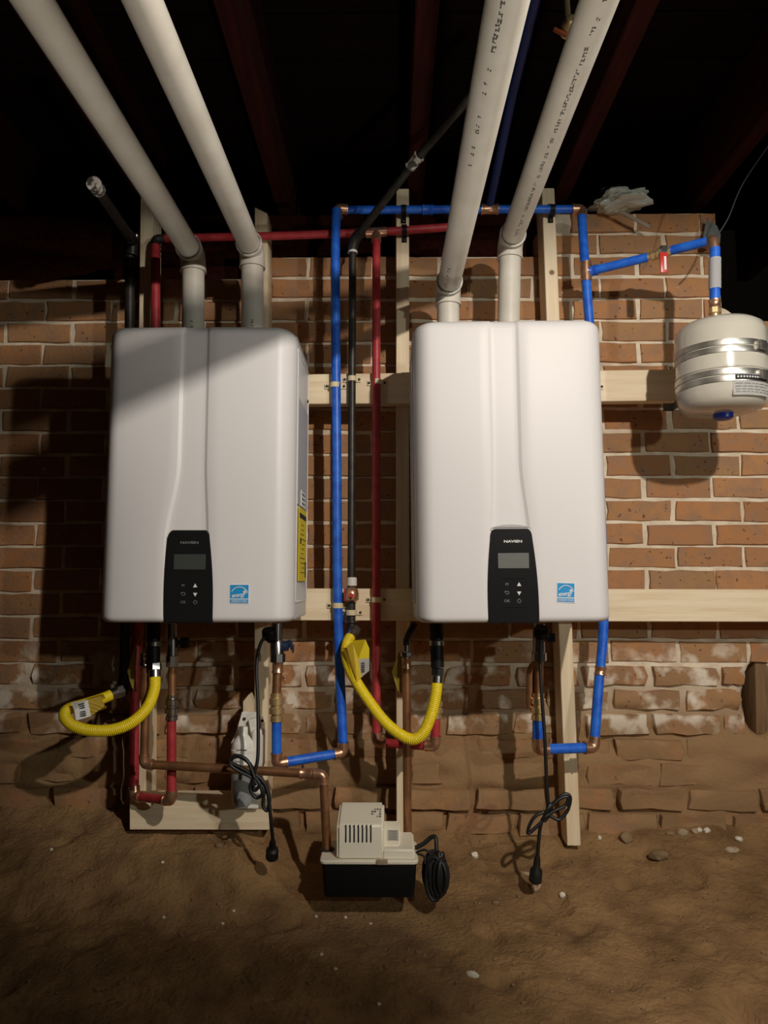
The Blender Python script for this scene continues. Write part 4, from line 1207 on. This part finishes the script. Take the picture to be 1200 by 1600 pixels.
# ------------------------------------------------------------ white filter cartridge
fy = -.18
root = thing('scale_filter', 'white filter cartridge with grey bowl mounted on the lower left stud', 'filter', P(388, 1258, fy))
bp_ = MB().prism([P(362, 1262, -.142), P(404, 1262, -.142), P(412, 1200, -.142), P(415, 1150, -.142), P(405, 1112, -.142), P(379, 1111, -.142), P(371, 1142, -.142), P(362, 1160, -.142)], (0, -.010, 0))
bmesh.ops.bevel(bp_.bm, geom=list(bp_.bm.edges), offset=.002, segments=2, affect='EDGES'); obj('mounting_plate', bp_, M_filter, root)
c1 = P(379, 1200, fy)
def fz(py): return P(379, py, fy).z
def rel(py): return fz(py) - c1.z
RC = .0285
obj('canister', MB().lathe([(RC * .9, rel(1204)), (RC, rel(1202)), (RC, rel(1166)), (RC * .92, rel(1158)), (RC * .55, rel(1150)), (RC * .42, rel(1147)), (RC * .42, rel(1137)), (RC * .34, rel(1135))], c1, (0, 0, 1), 28), M_filter, root)
obj('canister_band', MB().lathe([(RC, -.004), (RC + .002, -.003), (RC + .002, .003), (RC, .004)], c1 + Vector((0, 0, rel(1172))), (0, 0, 1), 28, cap=False), M_filter, root)
obj('bowl', MB().lathe([(RC * .4, rel(1259)), (RC * .8, rel(1257)), (RC * .95, rel(1250)), (RC * .98, rel(1212)), (RC * .98, rel(1203))], c1, (0, 0, 1), 28), M_bowl, root)
hd2 = MB().box(P(404, 1168, -.165), (.030, .045, .100), bev=.008, seg=3); hd2.box(P(398, 1136, -.158), (.022, .030, .05), Matrix.Rotation(R(-12), 3, 'Y'), bev=.004)
obj('head_block', hd2, M_filter, root)
obj('lettering_mark', MB().box(P(378, 1172, fy - RC - .001), (.026, .0012, .0025)).box(P(372, 1190, fy - RC - .0005), (.010, .0012, .002)), M_greyink, root)
for px, py in ((384, 1123), (412, 1126)): obj('screw', MB().lathe([(.004, 0), (.004, .003), (.001, .004)], P(px - 2, py, -.1525), (0, -1, 0), 10), M_ink, root)

# ------------------------------------------------------------ power cords
def cord(label, pts, extra, plug, r=.0044):
    root = thing('power_cord', label, 'cord', plug[0])
    obj('cable', MB().tube(spline(pts, 10), r, 10), M_rubber, root)
    if extra:
        m = MB()
        for e in extra: m.tube(spline(e, 10), r, 8)
        obj('cord_loop', m, M_rubber, root)
    a, b = plug; d = (a - b).normalized(); L = (a - b).length
    obj('plug', MB().lathe([(.005, 0), (.008, L * .15), (.009, L * .45), (.015, L * .55), (.016, L * .95), (.013, L)], b, d, 14), M_rubber, root)
    g_ = MB()
    for s in (-.006, .006): g_.box(a + d * .006 + Vector((s, 0, 0)), (.0016, .006, .014))
    obj('plug_blade', g_, M_brass, root)
    return root
Yk = -.33
cord('black power cord from the left heater, looped over the copper drain',
     [P(421, 992, -.25), P(408, 1004, -.27), P(401, 1040, -.28), P(403, 1100, -.30), P(403, 1180, -.325), P(397, 1210, Yk), P(398, 1235, Yk), P(412, 1222, Yk), P(420, 1250, Yk), P(424, 1290, Yk), P(427, 1318, -.31)],
     [[P(400, 1222, Yk), P(392, 1196, Yk), P(376, 1183, Yk), P(364, 1184, Yk), P(360, 1194, Yk), P(372, 1204, Yk), P(392, 1214, Yk), P(402, 1226, Yk)],
      [P(398, 1215, Yk - .006), P(386, 1188, Yk - .004), P(368, 1181, Yk), P(360, 1190, Yk), P(378, 1200, Yk), P(398, 1212, Yk)],
      [P(396, 1214, Yk), P(391, 1232, Yk), P(400, 1246, Yk), P(410, 1240, Yk), P(404, 1222, Yk), P(398, 1212, Yk)],
      [P(400, 1216, Yk), P(412, 1234, Yk), P(411, 1258, Yk), P(418, 1266, Yk), P(421, 1245, Yk), P(412, 1222, Yk), P(400, 1210, Yk)]],
     (P(425, 1340, -.27), P(426, 1312, -.30)))
obj('cord_gland', MB().lathe([(.017, .012), (.019, .008), (.019, -.012), (.010, -.016), (.006, -.024)], P(421, 990, -.25), (0, -.4, 1), 18), M_blackplastic, hl)
cord('black power cord from the right heater, tied in a loose bow above the dirt',
     [P(845, 985, -.27), P(844, 1030, -.27), P(846, 1080, -.275), P(851, 1150, -.28), P(854, 1220, -.28), P(856, 1262, -.28), P(846, 1285, -.28), P(842, 1310, -.28), P(840, 1342, -.28)],
     [[P(852, 1275, -.285), P(866, 1254, -.285), P(882, 1241, -.285), P(891, 1246, -.285), P(887, 1266, -.285), P(874, 1280, -.285), P(862, 1276, -.285), P(852, 1268, -.285)],
      [P(854, 1268, -.29), P(872, 1250, -.29), P(886, 1245, -.29), P(884, 1258, -.29), P(868, 1266, -.29), P(852, 1276, -.29)],
      [P(854, 1268, -.285), P(838, 1274, -.285), P(828, 1288, -.285), P(825, 1302, -.285), P(836, 1294, -.285), P(850, 1280, -.285), P(858, 1266, -.285)],
      [P(848, 1282, -.286), P(856, 1264, -.292), P(862, 1256, -.286), P(860, 1270, -.280), P(850, 1284, -.280)]],
     (P(836, 1378, -.265), P(840, 1336, -.28)))
obj('cord_gland', MB().lathe([(.017, .012), (.019, .008), (.019, -.012), (.010, -.016), (.006, -.024)], P(846, 988, -.27), (0, -.4, 1), 18), M_blackplastic, hr)

# ------------------------------------------------------------ odds and ends around the wall top
def crumple(c, s, seed, m_, name, label, cat, rot=None, sub=4, amp=.5):
    b = bmesh.new(); bmesh.ops.create_icosphere(b, subdivisions=sub, radius=1)
    for v in b.verts:
        p = v.co.copy(); k = 1 + amp * (noise.noise(p * 1.7 + Vector((seed, 0, 0))) + .5 * abs(noise.noise(p * 4.3 + Vector((0, seed, 0)))))
        v.co = Vector((p.x * s[0], p.y * s[1], p.z * s[2])) * k
    bmesh.ops.transform(b, matrix=Matrix.Translation(c) @ (rot.to_4x4() if rot else Matrix()), verts=b.verts)
    m = MB(); m.merge(b); return tag(obj(name, m, m_, None, 25), label, cat)
bgp = P(968, 316, -.03)
bagroot = thing('plastic_bag', 'crumpled clear plastic bag stuffed on top of the wall beside the joist', 'bag', bgp)
def crumple_mb(c, s, seed, rot=None, sub=4, amp=.5):
    b = bmesh.new(); bmesh.ops.create_icosphere(b, subdivisions=sub, radius=1)
    for v in b.verts:
        p = v.co.copy(); k = 1 + amp * (noise.noise(p * 1.7 + Vector((seed, 0, 0))) + .6 * abs(noise.noise(p * 4.3 + Vector((0, seed, 0)))) - .2)
        v.co = Vector((p.x * s[0], p.y * s[1], p.z * s[2])) * k
    bmesh.ops.transform(b, matrix=Matrix.Translation(c) @ (rot.to_4x4() if rot else Matrix()), verts=b.verts)
    m = MB(); m.merge(b); return m
obj('bag_film', crumple_mb(bgp, (.095, .06, .026), 3, Matrix.Rotation(R(-7), 3, 'Y')), M_bag, bagroot, 25)
obj('bag_fold', crumple_mb(bgp + Vector((-.02, .03, .034)), (.045, .05, .02), 8), M_blackbag, bagroot, 25)
st_ = MB(); a, b = P(968, 328, -.06), P(1014, 356, -.05)
st_.box((a + b) / 2, ((b - a).length, .004, .011), Matrix.Rotation(math.atan2(-(b - a).z, (b - a).x), 3, 'Y'), bev=.001, seg=1)
tag(obj('wood_splinter', st_, mat('grey_splinter', (.30, .24, .17), .7)), 'thin pale splinter sticking out below the plastic bag', 'splinter')
fo = MB()
tip = P(1103, 343, -.02); tip2 = P(1120, 352, -.01)
ring = [P(1097, 382, -.04), P(1104, 388, -.05), P(1116, 388, -.05), P(1125, 380, -.035), P(1126, 366, -.02), P(1112, 362, .004), P(1100, 368, .004)]
fo.add(ring + [tip, tip2], [(0, 1, 7), (1, 2, 8, 7), (2, 3, 8), (3, 4, 8), (4, 5, 8), (5, 6, 7, 8), (6, 0, 7), (6, 5, 4, 3, 2, 1, 0)])
tag(obj('metal_flashing', fo, M_foil, None, 20), 'folded piece of dull metal flashing at the brick corner above the tank', 'flashing')
tag(obj('black_cable', MB().tube(spline([P(1108, 382, -.24), P(1122, 366, -.25), P(1138, 340, -.26), P(1152, 305, -.27), P(1168, 275, -.28), P(1205, 222, -.30), P(1260, 150, -.35)], 8), .0022, 8), M_rubber),
    'thin black cable rising past the brick corner at upper right', 'cable')
bv = thing('brass_valve', 'small brass valve glinting beside the rightmost vent pipe near the top', 'valve', P(889, 42, -.75))
m = MB(); bc = P(889, 42, -.75); m.lathe([(.008, -.022), (.013, -.018), (.013, -.010), (.016, -.004), (.016, .004), (.013, .010), (.013, .018), (.008, .022)], bc, (.2, -1, .1), 14)
obj('valve_body', m, M_brass, bv); obj('valve_handle', MB().box(bc + Vector((-.018, 0, -.012)), (.030, .010, .006), Matrix.Rotation(R(30), 3, 'Y'), bev=.002), mat('orange_handle', (.35, .08, .02), .5), bv)
obj('valve_stem', MB().tube([bc, bc + Vector((0, .01, .06)), bc + Vector((0, .02, JZ1 - bc.z + .004))], .006, 8), M_brass, bv)

# ------------------------------------------------------------ stones on the dirt
def ground(px, py):
    lo = -1.4; best = None
    d = CM @ Vector(((px - 600) / F, -(py - 800) / F, -1)); p = CAM.copy(); 
    for k in range(4000):
        p = CAM + d * (0.6 + k * .0006)
        if p.z <= floor_h(p.x, p.y): return p
    return p
def stone(px, py, s, m_, label, group=None, seed=0, flat=.6, rotz=0):
    p = ground(px, py); p.y = min(p.y, -.03 - s[1]); p.z = floor_h(p.x, p.y) + s[2] * .35
    o = obj('stone', MB().blob(p, s, seed, .35, 2, 1.4, Matrix.Rotation(R(rotz), 3, 'Z')), m_, None, 30)
    return tag(o, label, 'stone', group)
S_ = [(742, 1338, (.011, .009, .009), M_white_stone, 'round white stone on the dirt right of the pump cord bundle'),
      (1030, 1339, (.026, .022, .014), M_mudstone, 'large flat brown stone on the dirt below the right bricks'),
      (963, 1284, (.020, .018, .016), M_mudstone, 'brown earth-covered stone right of the free-standing stud foot'),
      (1055, 1280, (.016, .012, .010), M_stone, 'largest tan pebble of the row at the foot of the right wall'),
      (1073, 1279, (.011, .010, .009), M_stone, 'second pebble from the left in the row at the right wall foot'),
      (1086, 1286, (.009, .008, .007), M_white_stone, 'third pebble from the left in the row at the right wall foot'),
      (1101, 1292, (.010, .009, .008), M_white_stone, 'pale rightmost pebble of the row at the right wall foot'),
      (1040, 1288, (.014, .009, .006), M_mudstone, 'thin brown stone just under the pebble row at the right'),
      (1144, 1330, (.020, .012, .008), M_stone, 'flat pale mortar chip lying at far right on the dirt'),
      (1155, 1313, (.010, .008, .008), M_white_stone, 'small white lump above the flat mortar chip at far right'),
      (838, 1388, (.013, .012, .012), M_plug, 'pinkish clod under the plug of the right power cord'),
      (879, 1400, (.008, .007, .007), M_white_stone, 'small white stone right of the pinkish clod'),
      (738, 1524, (.016, .007, .006), M_white_stone, 'long white chip on the dirt in the middle foreground'),
      (915, 1268, (.006, .006, .006), M_white_stone, 'tiny white pebble right of the free-standing stud'),
      (823, 1366, (.016, .004, .004), M_stone, 'pale sliver on the dirt left of the right power plug'),
      (432, 1337, (.006, .005, .005), M_white_stone, 'tiny white pebble beside the left power plug'),
      (775, 1412, (.010, .008, .005), M_mudstone, 'small brown pebble in the lit dirt below the pump bundle'),
      (342, 1322, (.012, .010, .006), M_mudstone, 'dull brown pebble under the short board at lower left')]
for i, (px, py, s, m_, l) in enumerate(S_): stone(px, py, s, m_, l, None, i, rotz=-30 if s[0] > s[1] * 1.8 else 0)
PEB = ['leftmost of those below the short board, far from the pump', 'brightest of the pair midway between short board and lower edge', 'just left of and below the bright pebble of the pair',
       'below the left corner of the black pump tank', 'lower right of the pebble under the left pump corner', 'below the middle of the black pump tank',
       'close below the left half of the short board', 'left of and just below the pump tank', 'right beneath the front of the pump tank', 'farthest left, under the shadow of the yellow hose', 'lowest of all, near the bottom edge at the middle']
for i, (px, py) in enumerate(((256, 1434), (365, 1424), (348, 1444), (502, 1492), (524, 1515), (579, 1444), (254, 1348), (494, 1433), (540, 1434), (80, 1328), (592, 1570))):
    stone(px, py, (.0042, .0038, .003), M_white_stone, 'tiny white pebble ' + PEB[i], 'white pebbles on the shaded dirt', 30 + i)
g_ = MB(); rr = random.Random(21)
for k in range(700):
    x = rr.uniform(-1.0, 1.1); y = -.035 - rr.random() ** 1.4 * 1.0; s = rr.uniform(.0012, .0042)
    g_.blob((x, y, floor_h(x, y) + s * .3), (s * 1.2, s, s * .8), k, .3, 1)
so = obj('dirt_grit', g_, M_mudstone, None, 60); so['kind'] = 'stuff'; so['label'] = 'loose grit and crumbs scattered over the dirt'; so['category'] = 'grit'
